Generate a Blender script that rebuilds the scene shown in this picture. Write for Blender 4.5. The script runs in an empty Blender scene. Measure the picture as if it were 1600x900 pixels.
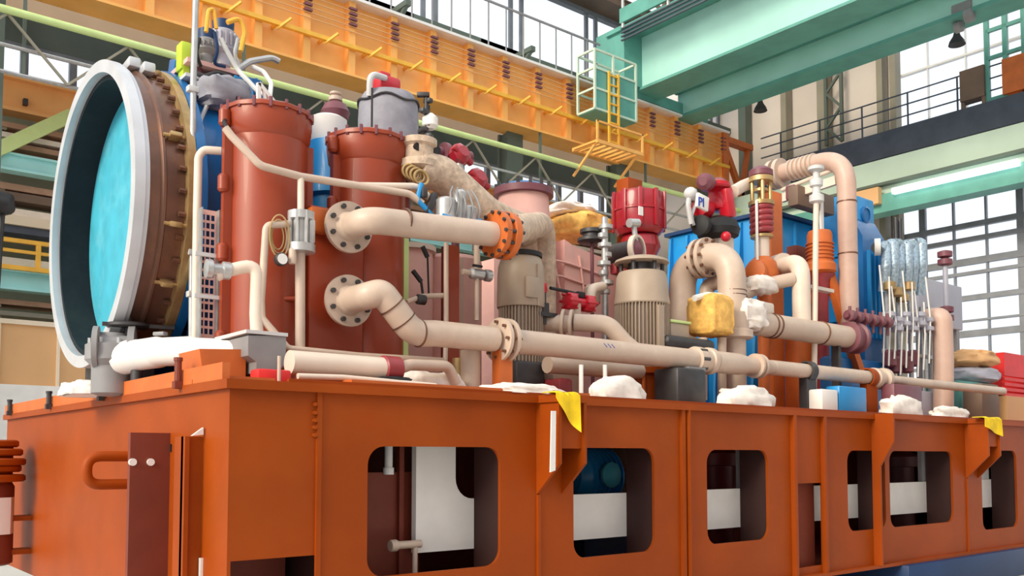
import bpy, bmesh, math, random
from mathutils import Vector, Matrix, noise
random.seed(7)
SC = bpy.context.scene
COL = SC.collection
R = math.radians
# ------------------------------------------------------------------ camera
F = 1435.0
PITCH = math.atan(80.0 / F)
FH = Vector((0.635, 0.7725, 0)).normalized()
RT = Vector((FH.y, -FH.x, 0))
UPW = Vector((0, 0, 1))
CAM = Vector((-2.28, -5.56, 1.65))
FW = FH * math.cos(PITCH) + UPW * math.sin(PITCH)
UP = UPW * math.cos(PITCH) - FH * math.sin(PITCH)
PPY = 632.0
cd = bpy.data.cameras.new('camera')
cam = bpy.data.objects.new('camera', cd)
COL.objects.link(cam)
cam.matrix_world = Matrix(((RT.x, UP.x, -FW.x, CAM.x), (RT.y, UP.y, -FW.y, CAM.y), (RT.z, UP.z, -FW.z, CAM.z), (0, 0, 0, 1)))
cd.sensor_width = 36
cd.lens = F / 1600 * 36
cd.shift_y = (PPY - 450) / 1600
cd.clip_end = 300
SC.camera = cam


def P(px, py, Y=None, X=None, Z=None):
    """the point of a wall plane (X, Y or Z constant) that the photograph shows at px, py"""
    d = FW + RT * ((px - 800) / F) + UP * ((PPY - py) / F)
    if Y is not None:
        t = (Y - CAM.y) / d.y
    elif X is not None:
        t = (X - CAM.x) / d.x
    else:
        t = (Z - CAM.z) / d.z
    return CAM + d * t


def M(n, p):
    """metres that n pixels span at point p"""
    return n * (p - CAM).dot(FW) / F


def PL(lst):
    return [P(a[0], a[1], Y=a[2]) for a in lst]


# ------------------------------------------------------------------ materials
def lin(c):
    return tuple((v / 12.92 if v <= .04045 else ((v + .055) / 1.055) ** 2.4) for v in [x / 255 for x in c])


MATS = {}


def mat(name, rgb, rough=.5, metal=0.0, var=.12, scale=6.0, bump=0.0, coat=0.0, dirt=None, dirt_amt=.35, emit=None, spec=.5):
    m = bpy.data.materials.new(name)
    m.use_nodes = True
    nt = m.node_tree
    b = nt.nodes['Principled BSDF']
    c = lin(rgb)
    tc = nt.nodes.new('ShaderNodeTexCoord')
    nz = nt.nodes.new('ShaderNodeTexNoise')
    nz.inputs['Scale'].default_value = scale
    nz.inputs['Detail'].default_value = 5
    nt.links.new(tc.outputs['Object'], nz.inputs['Vector'])
    mx = nt.nodes.new('ShaderNodeMix')
    mx.data_type = 'RGBA'
    mr = nt.nodes.new('ShaderNodeMapRange')
    mr.inputs['From Min'].default_value = .35
    mr.inputs['From Max'].default_value = .65
    nt.links.new(nz.outputs['Fac'], mr.inputs['Value'])
    nt.links.new(mr.outputs['Result'], mx.inputs['Factor'])
    mx.inputs['A'].default_value = (*[v * (1 - var) for v in c], 1)
    mx.inputs['B'].default_value = (*[min(1, v * (1 + var)) for v in c], 1)
    out = mx.outputs['Result']
    if dirt:
        n2 = nt.nodes.new('ShaderNodeTexNoise')
        n2.inputs['Scale'].default_value = scale * .6
        n2.inputs['Detail'].default_value = 8
        n2.inputs['Roughness'].default_value = .7
        nt.links.new(tc.outputs['Object'], n2.inputs['Vector'])
        m2 = nt.nodes.new('ShaderNodeMapRange')
        m2.inputs['From Min'].default_value = .5
        m2.inputs['From Max'].default_value = .72
        m2.inputs['To Max'].default_value = dirt_amt
        nt.links.new(n2.outputs['Fac'], m2.inputs['Value'])
        mx2 = nt.nodes.new('ShaderNodeMix')
        mx2.data_type = 'RGBA'
        nt.links.new(m2.outputs['Result'], mx2.inputs['Factor'])
        nt.links.new(out, mx2.inputs['A'])
        mx2.inputs['B'].default_value = (*lin(dirt), 1)
        out = mx2.outputs['Result']
    nt.links.new(out, b.inputs['Base Color'])
    b.inputs['Roughness'].default_value = rough
    b.inputs['Metallic'].default_value = metal
    b.inputs['Coat Weight'].default_value = coat
    b.inputs['Specular IOR Level'].default_value = spec
    if bump:
        bp = nt.nodes.new('ShaderNodeBump')
        bp.inputs['Strength'].default_value = bump
        bp.inputs['Distance'].default_value = .02
        nt.links.new(nz.outputs['Fac'], bp.inputs['Height'])
        nt.links.new(bp.outputs['Normal'], b.inputs['Normal'])
    if emit:
        b.inputs['Emission Color'].default_value = (*lin(rgb), 1)
        b.inputs['Emission Strength'].default_value = emit
    MATS[name] = m
    return m


def glass_mat(name):
    m = bpy.data.materials.new(name)
    m.use_nodes = True
    nt = m.node_tree
    nt.nodes.remove(nt.nodes['Principled BSDF'])
    t = nt.nodes.new('ShaderNodeBsdfTransparent')
    t.inputs['Color'].default_value = (.95, .97, 1, 1)
    g = nt.nodes.new('ShaderNodeBsdfGlossy')
    g.inputs['Roughness'].default_value = .1
    nz = nt.nodes.new('ShaderNodeTexNoise')
    nz.inputs['Scale'].default_value = .6
    mr = nt.nodes.new('ShaderNodeMapRange')
    mr.inputs['To Min'].default_value = .03
    mr.inputs['To Max'].default_value = .1
    nt.links.new(nz.outputs['Fac'], mr.inputs['Value'])
    s = nt.nodes.new('ShaderNodeMixShader')
    nt.links.new(mr.outputs['Result'], s.inputs['Fac'])
    nt.links.new(t.outputs[0], s.inputs[1])
    nt.links.new(g.outputs[0], s.inputs[2])
    nt.links.new(s.outputs[0], nt.nodes['Material Output'].inputs['Surface'])
    return m


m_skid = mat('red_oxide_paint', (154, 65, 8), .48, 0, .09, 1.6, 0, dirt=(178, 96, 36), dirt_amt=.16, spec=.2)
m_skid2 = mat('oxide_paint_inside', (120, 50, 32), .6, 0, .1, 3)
m_skid3 = mat('shaded_oxide_paint', (58, 28, 24), .7, 0, .1, 3)  # oxide paint darkened to put the shade of the cross frames into it
m_tank = mat('cooler_red_paint', (152, 60, 32), .38, 0, .06, 3, 0, coat=.1)
m_orange = mat('orange_primer', (205, 105, 45), .5, 0, .1, 4)
m_beam = mat('runway_orange', (246, 178, 92), .55, 0, .08, 1.2, dirt=(250, 205, 150), dirt_amt=.4)
m_beam_y = mat('runway_yellow', (240, 180, 60), .5, 0, .08, 3)
m_teal = mat('crane_teal', (172, 222, 212), .5, 0, .05, .8)
m_teal_p = mat('gallery_pale_cyan', (176, 236, 236), .5, 0, .05, 2)
m_beam_r = mat('rear_beam_orange_lit', (252, 186, 116), .55, 0, .08, 1.2, dirt=(250, 205, 150), dirt_amt=.4)  # runway orange lightened to make up for the aisle shade
m_teal_d = mat('crane_dark_green', (96, 160, 148), .5, 0, .1, 2)
m_tan = mat('pipe_beige_paint', (200, 177, 160), .42, 0, .06, 4, dirt=(232, 214, 196), dirt_amt=.35)
m_rosy = mat('pipe_rosy_paint', (200, 166, 150), .45, 0, .06, 4, dirt=(226, 204, 192), dirt_amt=.3)
m_tan_w = mat('pipe_pale_paint', (226, 208, 192), .4, 0, .05, 4)
m_motor = mat('motor_beige', (172, 152, 134), .45, 0, .05, 5)
m_pink = mat('insulation_rosy_beige', (230, 180, 170), .7, 0, .08, 3, .35)
m_wrap = mat('lagging_wrap', (206, 182, 160), .75, 0, .16, 14, .8, dirt=(120, 95, 75), dirt_amt=.5)
m_blue = mat('casing_blue', (20, 104, 170), .35, 0, .08, 2, coat=.2)
m_blue2 = mat('machine_blue', (30, 140, 206), .4, 0, .08, 2, coat=.15)
m_blue_d = mat('navy_blue_paint', (16, 52, 96), .45, 0, .1, 2)
m_cyan = mat('cover_cyan', (66, 172, 196), .5, 0, .1, 3.5, dirt=(140, 206, 220), dirt_amt=.4)
m_cone = mat('dark_bore_steel', (22, 30, 36), .7, .0, .15, 3, dirt=(60, 70, 66), dirt_amt=.25, spec=.25)
m_ring = mat('pale_machined_ring', (206, 208, 214), .4, .25, .06, 4)
m_barrel = mat('brown_bare_steel', (118, 84, 70), .35, .45, .2, 3, dirt=(170, 110, 60), dirt_amt=.5)
m_brass = mat('yellowed_flange_steel', (190, 160, 110), .35, .5, .2, 5, dirt=(150, 90, 60), dirt_amt=.45)
m_steel = mat('galvanised_steel', (190, 190, 190), .35, .6, .1, 12)
m_steel_d = mat('dark_steel', (70, 68, 70), .45, .4, .15, 8)
m_black = mat('black_rubber', (26, 26, 28), .6, 0, .2, 8)
m_grey = mat('grey_paint', (140, 138, 140), .5, 0, .08, 4)
m_grey_l = mat('light_grey_paint', (206, 206, 206), .5, 0, .06, 3)
m_greyw = mat('grey_tarpaulin', (150, 148, 158), .75, 0, .12, 7, .5)
m_white = mat('white_paint', (236, 232, 228), .5, 0, .04, 4)
m_cloth = mat('white_cloth', (238, 228, 220), .85, 0, .08, 10, .3)
m_ycloth = mat('yellow_cloth', (246, 204, 20), .8, 0, .1, 12, .3)
m_ywrap = mat('ochre_paper_wrap', (242, 188, 98), .7, 0, .14, 14, .5, dirt=(180, 110, 40), dirt_amt=.5)
m_red = mat('signal_red', (196, 24, 44), .35, 0, .08, 6, coat=.2)
m_redd = mat('crimson_paint', (160, 24, 40), .3, 0, .08, 6, coat=.3)
m_plum = mat('plum_paint', (118, 66, 76), .45, 0, .1, 8)
m_spring = mat('spring_dark_red', (150, 54, 60), .4, 0, .1, 8)
m_wall = mat('wall_pale_panel', (226, 212, 202), .7, 0, .05, .6)
m_wallg = mat('wall_grey_green', (150, 158, 138), .7, 0, .12, .5)
m_cream = mat('cream_panel', (232, 214, 190), .7, 0, .06, 1)
m_col = mat('column_green_grey', (92, 102, 92), .6, 0, .1, 1)
m_col_l = mat('column_khaki', (150, 142, 124), .6, 0, .08, 1)
m_truss = mat('truss_brown_grey', (120, 96, 80), .6, 0, .2, 1)
m_lime = mat('lime_green_tube', (206, 226, 150), .45, 0, .05, 3)
m_limed = mat('lime_box', (190, 214, 60), .5, 0, .1, 6)
m_walk = mat('walkway_slate', (76, 82, 96), .6, 0, .15, 2)
m_sage = mat('sage_beam', (198, 216, 198), .55, 0, .06, .7)
m_mull = mat('mullion_grey', (130, 132, 138), .5, .2, .1, 3)
m_floor = mat('floor_concrete', (206, 204, 200), .55, 0, .06, .5, dirt=(170, 168, 160), dirt_amt=.4)
m_part = mat('ochre_partition', (222, 172, 120), .6, 0, .05, .8)
m_board = mat('brown_boards', (182, 140, 114), .7, 0, .15, 3)
m_boardw = mat('pale_boards', (240, 224, 208), .7, 0, .1, 3)
m_crate = mat('red_crate_plastic', (224, 44, 44), .5, 0, .08, 5)
m_hose = mat('foil_hose', (168, 186, 200), .3, .5, .25, 30, .6)
m_lilac = mat('lilac_grey_panel', (176, 174, 186), .5, .1, .06, 2)
m_bluetx = mat('blue_marker_ink', (40, 70, 170), .6, 0, .05, 5)
m_lamp = mat('tube_lamp_white', (240, 250, 250), .4, 0, .02, 3, emit=2.5)
m_glass = glass_mat('window_glass')


# ------------------------------------------------------------------ mesh builder
def basis(axis):
    a = Vector(axis).normalized()
    t = Vector((0, 0, 1)) if abs(a.z) < .9 else Vector((1, 0, 0))
    u = a.cross(t).normalized()
    v = a.cross(u).normalized()
    return a, u, v


def fillet(pts, br, n=6):
    pts = [Vector(p) for p in pts]
    if br <= 0 or len(pts) < 3:
        return pts
    out = [pts[0]]
    for i in range(1, len(pts) - 1):
        a, b, c = pts[i - 1], pts[i], pts[i + 1]
        d1, d2 = (a - b), (c - b)
        l1, l2 = d1.length, d2.length
        if l1 < 1e-6 or l2 < 1e-6:
            continue
        d1 /= l1; d2 /= l2
        ang = d1.angle(d2)
        if ang > math.pi - .05:
            out.append(b); continue
        t = min(br / math.tan(ang / 2), l1 * .48, l2 * .48)
        p0, p1 = b + d1 * t, b + d2 * t
        for k in range(n + 1):
            s = k / n
            out.append(p0 * (1 - s) ** 2 + b * 2 * s * (1 - s) + p1 * s * s)
    out.append(pts[-1])
    return out


KIDS = {}


class MB:
    def __init__(self):
        self.bm = bmesh.new()

    def box(self, c, s, rot=None, bev=0):
        c = Vector(c)
        r = bmesh.ops.create_cube(self.bm, size=1)
        vs = r['verts']
        mt = Matrix.Translation(c) @ (rot.to_4x4() if rot else Matrix.Identity(4)) @ Matrix.Diagonal((*s, 1))
        bmesh.ops.transform(self.bm, matrix=mt, verts=vs)
        if bev:
            es = list({e for v in vs for e in v.link_edges})
            bmesh.ops.bevel(self.bm, geom=es, offset=bev, segments=2, affect='EDGES', profile=.5)
        return self

    def mm(self, x0, x1, y0, y1, z0, z1, bev=0):
        return self.box(((x0 + x1) / 2, (y0 + y1) / 2, (z0 + z1) / 2), (abs(x1 - x0), abs(y1 - y0), abs(z1 - z0)), None, bev)

    def bar(self, p0, p1, w, h=None, bev=0):
        """a rectangular bar between two points; w across, h up"""
        p0, p1 = Vector(p0), Vector(p1)
        d = p1 - p0
        x = d.normalized()
        up = Vector((0, 0, 1)) if abs(x.z) < .95 else Vector((0, 1, 0))
        y = up.cross(x).normalized()
        z = x.cross(y)
        rot = Matrix((x, y, z)).transposed()
        return self.box((p0 + p1) / 2, (d.length, w, h or w), rot, bev)

    def lathe(self, o, axis, prof, seg=32, cap=True):
        o = Vector(o)
        a, u, v = basis(axis)
        rings = []
        for (r, t) in prof:
            ring = []
            for k in range(seg):
                th = 2 * math.pi * k / seg
                ring.append(self.bm.verts.new(o + a * t + (u * math.cos(th) + v * math.sin(th)) * max(r, 1e-4)))
            rings.append(ring)
        for i in range(len(rings) - 1):
            for k in range(seg):
                k2 = (k + 1) % seg
                self.bm.faces.new((rings[i][k], rings[i][k2], rings[i + 1][k2], rings[i + 1][k]))
        if cap:
            self.bm.faces.new(rings[0][::-1])
            self.bm.faces.new(rings[-1])
        return self

    def cyl(self, p0, p1, r, r2=None, seg=20):
        p0, p1 = Vector(p0), Vector(p1)
        d = p1 - p0
        return self.lathe(p0, d, [(r, 0), (r if r2 is None else r2, d.length)], seg)

    def ringd(self, o, axis, ri, ro, t0, t1, seg=40):
        """a flat ring with a hole"""
        o = Vector(o)
        a, u, v = basis(axis)
        cs = [(ri, t0), (ro, t0), (ro, t1), (ri, t1)]
        rings = []
        for (r, t) in cs:
            rings.append([self.bm.verts.new(o + a * t + (u * math.cos(2 * math.pi * k / seg) + v * math.sin(2 * math.pi * k / seg)) * r) for k in range(seg)])
        for i in range(4):
            A, B = rings[i], rings[(i + 1) % 4]
            for k in range(seg):
                k2 = (k + 1) % seg
                self.bm.faces.new((A[k], A[k2], B[k2], B[k]))
        return self

    def bolts(self, o, axis, rad, n, r, t0, t1, ph=0, seg=6):
        a, u, v = basis(axis)
        for k in range(n):
            th = 2 * math.pi * (k + ph) / n
            c = Vector(o) + (u * math.cos(th) + v * math.sin(th)) * rad
            self.cyl(c + a * t0, c + a * t1, r, None, seg)
        return self

    def tube(self, pts, r, seg=12, bend=0.0, n=6):
        pts = fillet(pts, bend, n)
        rr = r if callable(r) else (lambda s: r)
        N = len(pts)
        tang = []
        for i in range(N):
            a = pts[max(0, i - 1)]; b = pts[min(N - 1, i + 1)]
            tang.append((b - a).normalized())
        _, u, v = basis(tang[0])
        rings = []
        for i in range(N):
            if i:
                q = tang[i - 1].rotation_difference(tang[i])
                u = q @ u
            t = tang[i]
            u = (u - t * u.dot(t)).normalized()
            w = t.cross(u)
            k_ = 1.0
            if 0 < i < N - 1:
                d1 = (pts[i] - pts[i - 1]).normalized(); d2 = (pts[i + 1] - pts[i]).normalized()
                k_ = 1.0
            rad = rr(i / (N - 1))
            rings.append([self.bm.verts.new(pts[i] + (u * math.cos(2 * math.pi * k / seg) + w * math.sin(2 * math.pi * k / seg)) * rad * k_) for k in range(seg)])
        for i in range(N - 1):
            for k in range(seg):
                k2 = (k + 1) % seg
                self.bm.faces.new((rings[i][k], rings[i][k2], rings[i + 1][k2], rings[i + 1][k]))
        self.bm.faces.new(rings[0][::-1])
        self.bm.faces.new(rings[-1])
        return self

    def sphere(self, c, r, sc=(1, 1, 1), seg=20, rings=12):
        rr = bmesh.ops.create_uvsphere(self.bm, u_segments=seg, v_segments=rings, radius=r)
        bmesh.ops.transform(self.bm, matrix=Matrix.Translation(Vector(c)) @ Matrix.Diagonal((*sc, 1)), verts=rr['verts'])
        return self

    def blob(self, c, s, amp=.12, freq=3.0, seed=0, seg=28, flat=None, pw=.7):
        """a lumpy wrapped bundle"""
        rr = bmesh.ops.create_uvsphere(self.bm, u_segments=seg, v_segments=seg * 2 // 3, radius=1)
        for v in rr['verts']:
            p = v.co.copy()
            q = Vector([math.copysign(abs(x) ** pw, x) for x in p])
            n_ = noise.noise(p * freq + Vector((seed * 3.1, seed, 0))) + .5 * noise.noise(p * freq * 2.3 + Vector((seed, 5, 0)))
            q = q * (1 + amp * n_)
            if flat is not None and q.z < flat:
                q.z = flat
            v.co = Vector(c) + Vector((q.x * s[0], q.y * s[1], q.z * s[2]))
        return self

    def prism(self, pts, ext):
        """a flat polygon (3-D points) pushed along ext"""
        ext = Vector(ext)
        A = [self.bm.verts.new(Vector(p)) for p in pts]
        B = [self.bm.verts.new(Vector(p) + ext) for p in pts]
        n = len(A)
        self.bm.faces.new(A[::-1])
        self.bm.faces.new(B)
        for i in range(n):
            j = (i + 1) % n
            self.bm.faces.new((A[i], A[j], B[j], B[i]))
        return self

    def holed(self, outer, holes, ext):
        """a plate with holes: loops of 3-D points on one plane, pushed along ext"""
        ext = Vector(ext)
        loops = [outer] + holes
        es = []; vl = []
        for lp in loops:
            vs = [self.bm.verts.new(Vector(p)) for p in lp]
            vl.append(vs)
            for i in range(len(vs)):
                es.append(self.bm.edges.new((vs[i], vs[(i + 1) % len(vs)])))
        r = bmesh.ops.triangle_fill(self.bm, use_beauty=True, use_dissolve=False, edges=es)
        fs = [g for g in r['geom'] if isinstance(g, bmesh.types.BMFace)]
        ex = bmesh.ops.extrude_face_region(self.bm, geom=fs)
        nv = [g for g in ex['geom'] if isinstance(g, bmesh.types.BMVert)]
        bmesh.ops.translate(self.bm, vec=ext, verts=nv)
        # the extrude removes the source faces only when asked; put the back face on
        return self

    def sheet(self, fn, nu, nv, th=.006):
        """a cloth: fn(u, v) gives points, u and v from 0 to 1"""
        G = [[self.bm.verts.new(Vector(fn(i / nu, j / nv))) for j in range(nv + 1)] for i in range(nu + 1)]
        fs = []
        for i in range(nu):
            for j in range(nv):
                fs.append(self.bm.faces.new((G[i][j], G[i + 1][j], G[i + 1][j + 1], G[i][j + 1])))
        self.bm.normal_update()
        bmesh.ops.solidify(self.bm, geom=fs, thickness=th)
        return self

    def split(self, name, material, parent, label=None, ang=35):
        """every loose piece becomes a part of its own; bolts go under the flange they sit on"""
        if 'bolt' in name:
            hosts = [c for c in KIDS.get(parent, []) if 'bolt' not in c.name and any(k in c.name for k in ('flange', 'coupling', 'lid', 'rim', 'body'))]
            if hosts:
                parent = hosts[-1]
        bm = self.bm
        bm.verts.index_update()
        seen = set()
        out = []
        for v0 in list(bm.verts):
            if v0 in seen:
                continue
            isl, st = [], [v0]
            seen.add(v0)
            while st:
                v = st.pop()
                isl.append(v)
                for ed in v.link_edges:
                    w_ = ed.other_vert(v)
                    if w_ not in seen:
                        seen.add(w_)
                        st.append(w_)
            mp = {}
            nb = MB()
            fs = {f for v in isl for f in v.link_faces}
            for v in isl:
                mp[v] = nb.bm.verts.new(v.co)
            for f in fs:
                nb.bm.faces.new([mp[v] for v in f.verts])
            out.append(nb.build(name, material, parent, label, ang))
        bm.free()
        return out

    def build(self, name, material, parent=None, label=None, ang=35, keep=False):
        bm = self.bm
        bmesh.ops.recalc_face_normals(bm, faces=bm.faces)
        me = bpy.data.meshes.new(name)
        if parent is not None:
            off = world_loc(parent)
        else:
            xs = [v.co.x for v in bm.verts]; ys = [v.co.y for v in bm.verts]; zs = [v.co.z for v in bm.verts]
            off = Vector(((min(xs) + max(xs)) / 2, (min(ys) + max(ys)) / 2, min(zs)))
        bmesh.ops.translate(bm, vec=-off, verts=bm.verts)
        bm.to_mesh(me)
        bm.free()
        for p in me.polygons:
            p.use_smooth = True
        me.set_sharp_from_angle(angle=R(ang))
        me.materials.append(material)
        o = bpy.data.objects.new(name, me)
        COL.objects.link(o)
        if parent is None:
            o.location = off
        else:
            o.parent = parent
            KIDS.setdefault(parent, []).append(o)
        if label:
            o['label'] = label
        return o


def world_loc(o):
    v = Vector(o.location)
    while o.parent:
        o = o.parent
        v += Vector(o.location)
    return v


def tag(o, label, cat, group=None, kind=None):
    o['label'] = label
    o['category'] = cat
    if group:
        o['group'] = group
    if kind:
        o['kind'] = kind
    return o


def thing(name, label, cat, loc, group=None):
    o = bpy.data.objects.new(name, None)
    o.empty_display_size = .2
    COL.objects.link(o)
    o.location = loc
    return tag(o, label, cat, group)


def struct(o, label=None):
    o['kind'] = 'structure'
    if label:
        o['label'] = label
    return o


def copy_tree(o, parent=None):
    c = o.copy()
    COL.objects.link(c)
    if parent:
        c.parent = parent
    for ch in list(o.children):
        copy_tree(ch, c)
    return c


def rrect(cx0, cx1, z0, z1, y, rad, n=6):
    pts = []
    for (cx, cz, a0) in ((cx1 - rad, z1 - rad, 0), (cx0 + rad, z1 - rad, 90), (cx0 + rad, z0 + rad, 180), (cx1 - rad, z0 + rad, 270)):
        for k in range(n + 1):
            a = R(a0 + 90 * k / n)
            pts.append(Vector((cx + rad * math.cos(a), y, cz + rad * math.sin(a))))
    return pts
# ------------------------------------------------------------------ the skid base frame
ZB, ZT, DK = 0.40, 2.07, 2.13          # underside, top of the web plate, deck
XE, YE = 16.0, 6.6
T = .03


def sx(px, py=700):
    return P(px, py, Y=0).x


def sz(px, py):
    return P(px, py, Y=0).z


skid = thing('skid_base', 'long orange-red painted steel base frame with rounded openings carrying all the machinery', 'machine base', (XE / 2, YE / 2, ZB))
wins = [(574, 782, (680, 698), (680, 893)), (896, 1023, (960, 700), (960, 867)), (1105, 1201, (1153, 703), (1153, 847)),
        (1325, 1384, (1346, 704), (1346, 829)), (1391, 1490, (1440, 705), (1440, 820)), (1535, 1590, (1560, 704), (1560, 826))]
holes = []
WX = []
for (a, b, tp, bt) in wins:
    x0, x1 = sx(a, 790), sx(b, 790)
    z1, z0 = sz(*tp), sz(*bt)
    WX.append((x0, x1, z0, z1))
    holes.append(rrect(x0, x1, z0, z1, 0, .13))
# pocket by the fourth opening
px0, px1 = sx(1241, 800), sx(1286, 800)
pz1, pz0 = sz(1262, 755), sz(1262, 886)
holes.append([Vector((px0, 0, pz0)), Vector((px1, 0, pz0)), Vector((px1, 0, pz1)), Vector((px0, 0, pz1))])
nx0, nx1, nz = sx(360, 880), sx(496, 880), sz(430, 872)
outer = [Vector(p) for p in ((0, 0, ZB), (nx0, 0, ZB), (nx0, 0, nz), (nx1, 0, nz), (nx1, 0, ZB), (XE, 0, ZB), (XE, 0, ZT), (0, 0, ZT))]
MB().holed(outer, holes, (0, T, 0)).build('side_plate', m_skid, skid)
MB().mm(0, T, T, YE, ZB, ZT).build('end_plate', m_skid, skid)
MB().mm(XE - T, XE, T, YE, ZB, ZT).build('end_plate', m_skid, skid)
# far side plate with openings of its own
h2 = [rrect(x0, x1, .75, 1.7, YE, .13) for (x0, x1) in ((1.2, 2.6), (3.4, 5.2), (6, 7.6), (8.4, 10.2), (11, 12.6))]
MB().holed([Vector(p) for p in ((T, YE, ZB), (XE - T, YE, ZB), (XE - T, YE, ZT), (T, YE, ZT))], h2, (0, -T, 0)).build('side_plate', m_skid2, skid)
# top flange: a rim with open bays between cross members
o_ = [Vector(p) for p in ((-.04, -.05, ZT), (XE, -.05, ZT), (XE, YE + .04, ZT), (-.04, YE + .04, ZT))]
bays = []
for (x0, x1) in ((.5, 2.6), (3.0, 5.0), (5.4, 7.4), (7.8, 9.8), (10.2, 12.9), (13.3, 15.6)):
    bays.append([Vector(p) for p in ((x0, 3.9, ZT), (x1, 3.9, ZT), (x1, 6.2, ZT), (x0, 6.2, ZT))])
MB().holed(o_, bays, (0, 0, DK - ZT)).build('deck_plate', m_skid, skid)
# bottom flange
MB().mm(nx1, XE, -.07, .2, ZB - .035, ZB).build('bottom_flange', m_skid, skid)
MB().mm(T, XE - T, T, 2.4, ZB, ZB + .02).build('added_dark_tray', m_skid2, skid)  # dark tray added to darken the lower part of the openings
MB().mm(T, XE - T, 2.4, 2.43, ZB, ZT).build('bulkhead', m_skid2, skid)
# inside longitudinal beam, light grey, seen through the openings
za = P(651, 864, Y=.36).z
zb = P(760, 778, Y=.36).z
MB().mm(P(651, 800, Y=.36).x, 12.9, .36, .42, za, zb).build('inner_beam', m_white, skid, 'light grey painted inner beam')


def upright(pa, pb, y=.36, m=m_grey_l, lab=None, zl=None):
    x0, x1 = P(pa, 740, Y=y).x, P(pb, 740, Y=y).x
    MB().mm(x0, x1, y, y + .05, zl or zb, ZT).build('inner_upright', m, skid, lab)


# first upright with the rounded corner
x0, x1, x2 = P(651, 740, Y=.36).x, P(711, 740, Y=.36).x, P(737, 740, Y=.36).x
rr_ = x2 - x1
xw_ = WX[0][1] + .01
pts = [(x0 - .01, .352, za), (xw_, .352, za), (xw_, .352, zb)]
for k in range(7):
    a = R(270 - 90 * k / 6)
    pts.append((x2 + rr_ * math.cos(a), .352, zb + rr_ + rr_ * math.sin(a)))
pts += [(x1, .352, ZT), (x0 - .01, .352, ZT)]
MB().prism(pts, (0, .06, 0)).build('inner_upright', m_white, skid, 'light grey inner upright with rounded corner')
upright(1156, 1200, .40, m_grey, 'blue grey inner upright')
upright(1440, 1452, .38, m_grey)
upright(1530, 1545, .38, m_grey_l)
# cross frames standing just behind the right edge of each opening
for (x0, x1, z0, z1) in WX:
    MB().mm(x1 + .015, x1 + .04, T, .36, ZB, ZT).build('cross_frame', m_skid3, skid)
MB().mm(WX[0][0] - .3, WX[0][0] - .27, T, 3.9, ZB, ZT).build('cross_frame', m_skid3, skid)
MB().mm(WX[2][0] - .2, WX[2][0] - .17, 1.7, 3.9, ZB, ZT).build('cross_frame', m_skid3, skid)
# pocket liner and notch liner
MB().mm(px0 - .02, px1 + .02, .12, .14, pz0 - .02, pz1 + .02).build('pocket_back', m_skid2, skid)
MB().mm(nx0 - .01, nx1 + .01, .5, .53, ZB, nz + .05).mm(nx0 - .01, nx1 + .01, T, .5, nz, nz + .03).build('notch_liner', m_skid2, skid)
# welded ribs and seams on the side plate
for (pp, w, d) in ((497, .035, .02), (1065, .05, .03), (1072, .02, .05), (1237, .05, .05), (1284, .05, .05)):
    x = sx(pp)
    MB().mm(x - w / 2, x + w / 2, -d, .0, ZB, ZT).build('rib', m_skid, skid)
h = MB()
for py in (632, 645, 657, 668, 680):
    p = P(491, py, Y=-.01)
    h.cyl(p + Vector((0, .01, 0)), p - Vector((0, .02, 0)), .014, None, 8)
h.split('seam_bolt', m_skid, skid)


def gusset(pxs, yo, tip, ptop, w=.03, base_rib=True):
    """an upright triangular bracket plate standing out of the side plate"""
    x = sx(pxs)
    zt, z1, z2 = ZT, sz(*ptop), sz(*tip)
    pts = [(x, 0, zt), (x, -yo, zt), (x, -yo, z1), (x, -.02, z2), (x, 0, z2)]
    return MB().prism(pts, (w, 0, 0))


# first lifting bracket: two gussets, front plate and sloping plate
def bracket(pxa, wid, yo, z1, z2):
    x = sx(pxa)
    for xx in (x, x + wid):
        MB().prism([(xx, 0, ZT), (xx, -yo, ZT), (xx, -yo, z1), (xx, 0, z2)], (.03, 0, 0)).build('lifting_bracket', m_skid, skid)
    MB().prism([(x + .03, -yo + .03, ZT), (x + .03, -yo + .03, z1 + .12), (x + wid, -yo + .03, z1 + .12), (x + wid, -yo + .03, ZT)], (0, .025, 0)).build('bracket_plate', m_skid, skid)
    MB().mm(x - .02, x + wid + .05, -yo - .01, -.05, ZT, DK).build('bracket_top', m_skid, skid)
    MB().mm(x, x + .03, -.02, 0, ZB, z2).build('rib', m_skid, skid)


bracket(838, .27, .27, sz(860, 728) + .02, sz(838, 773))
bracket(1508, .34, .30, sz(1525, 712), sz(1510, 748))
# the tapered pillar before the fifth opening
x = sx(1362)
MB().prism([(x, 0, ZT), (x, -.27, ZT), (x, -.27, sz(1378, 690)), (x, -.10, sz(1366, 728)), (x, -.10, ZB), (x, 0, ZB)], (.03, 0, 0)).build('tapered_gusset', m_skid, skid)
MB().mm(x - .0, x + .7, -.27, -.05, ZT, DK).build('bracket_top', m_skid, skid)
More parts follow.
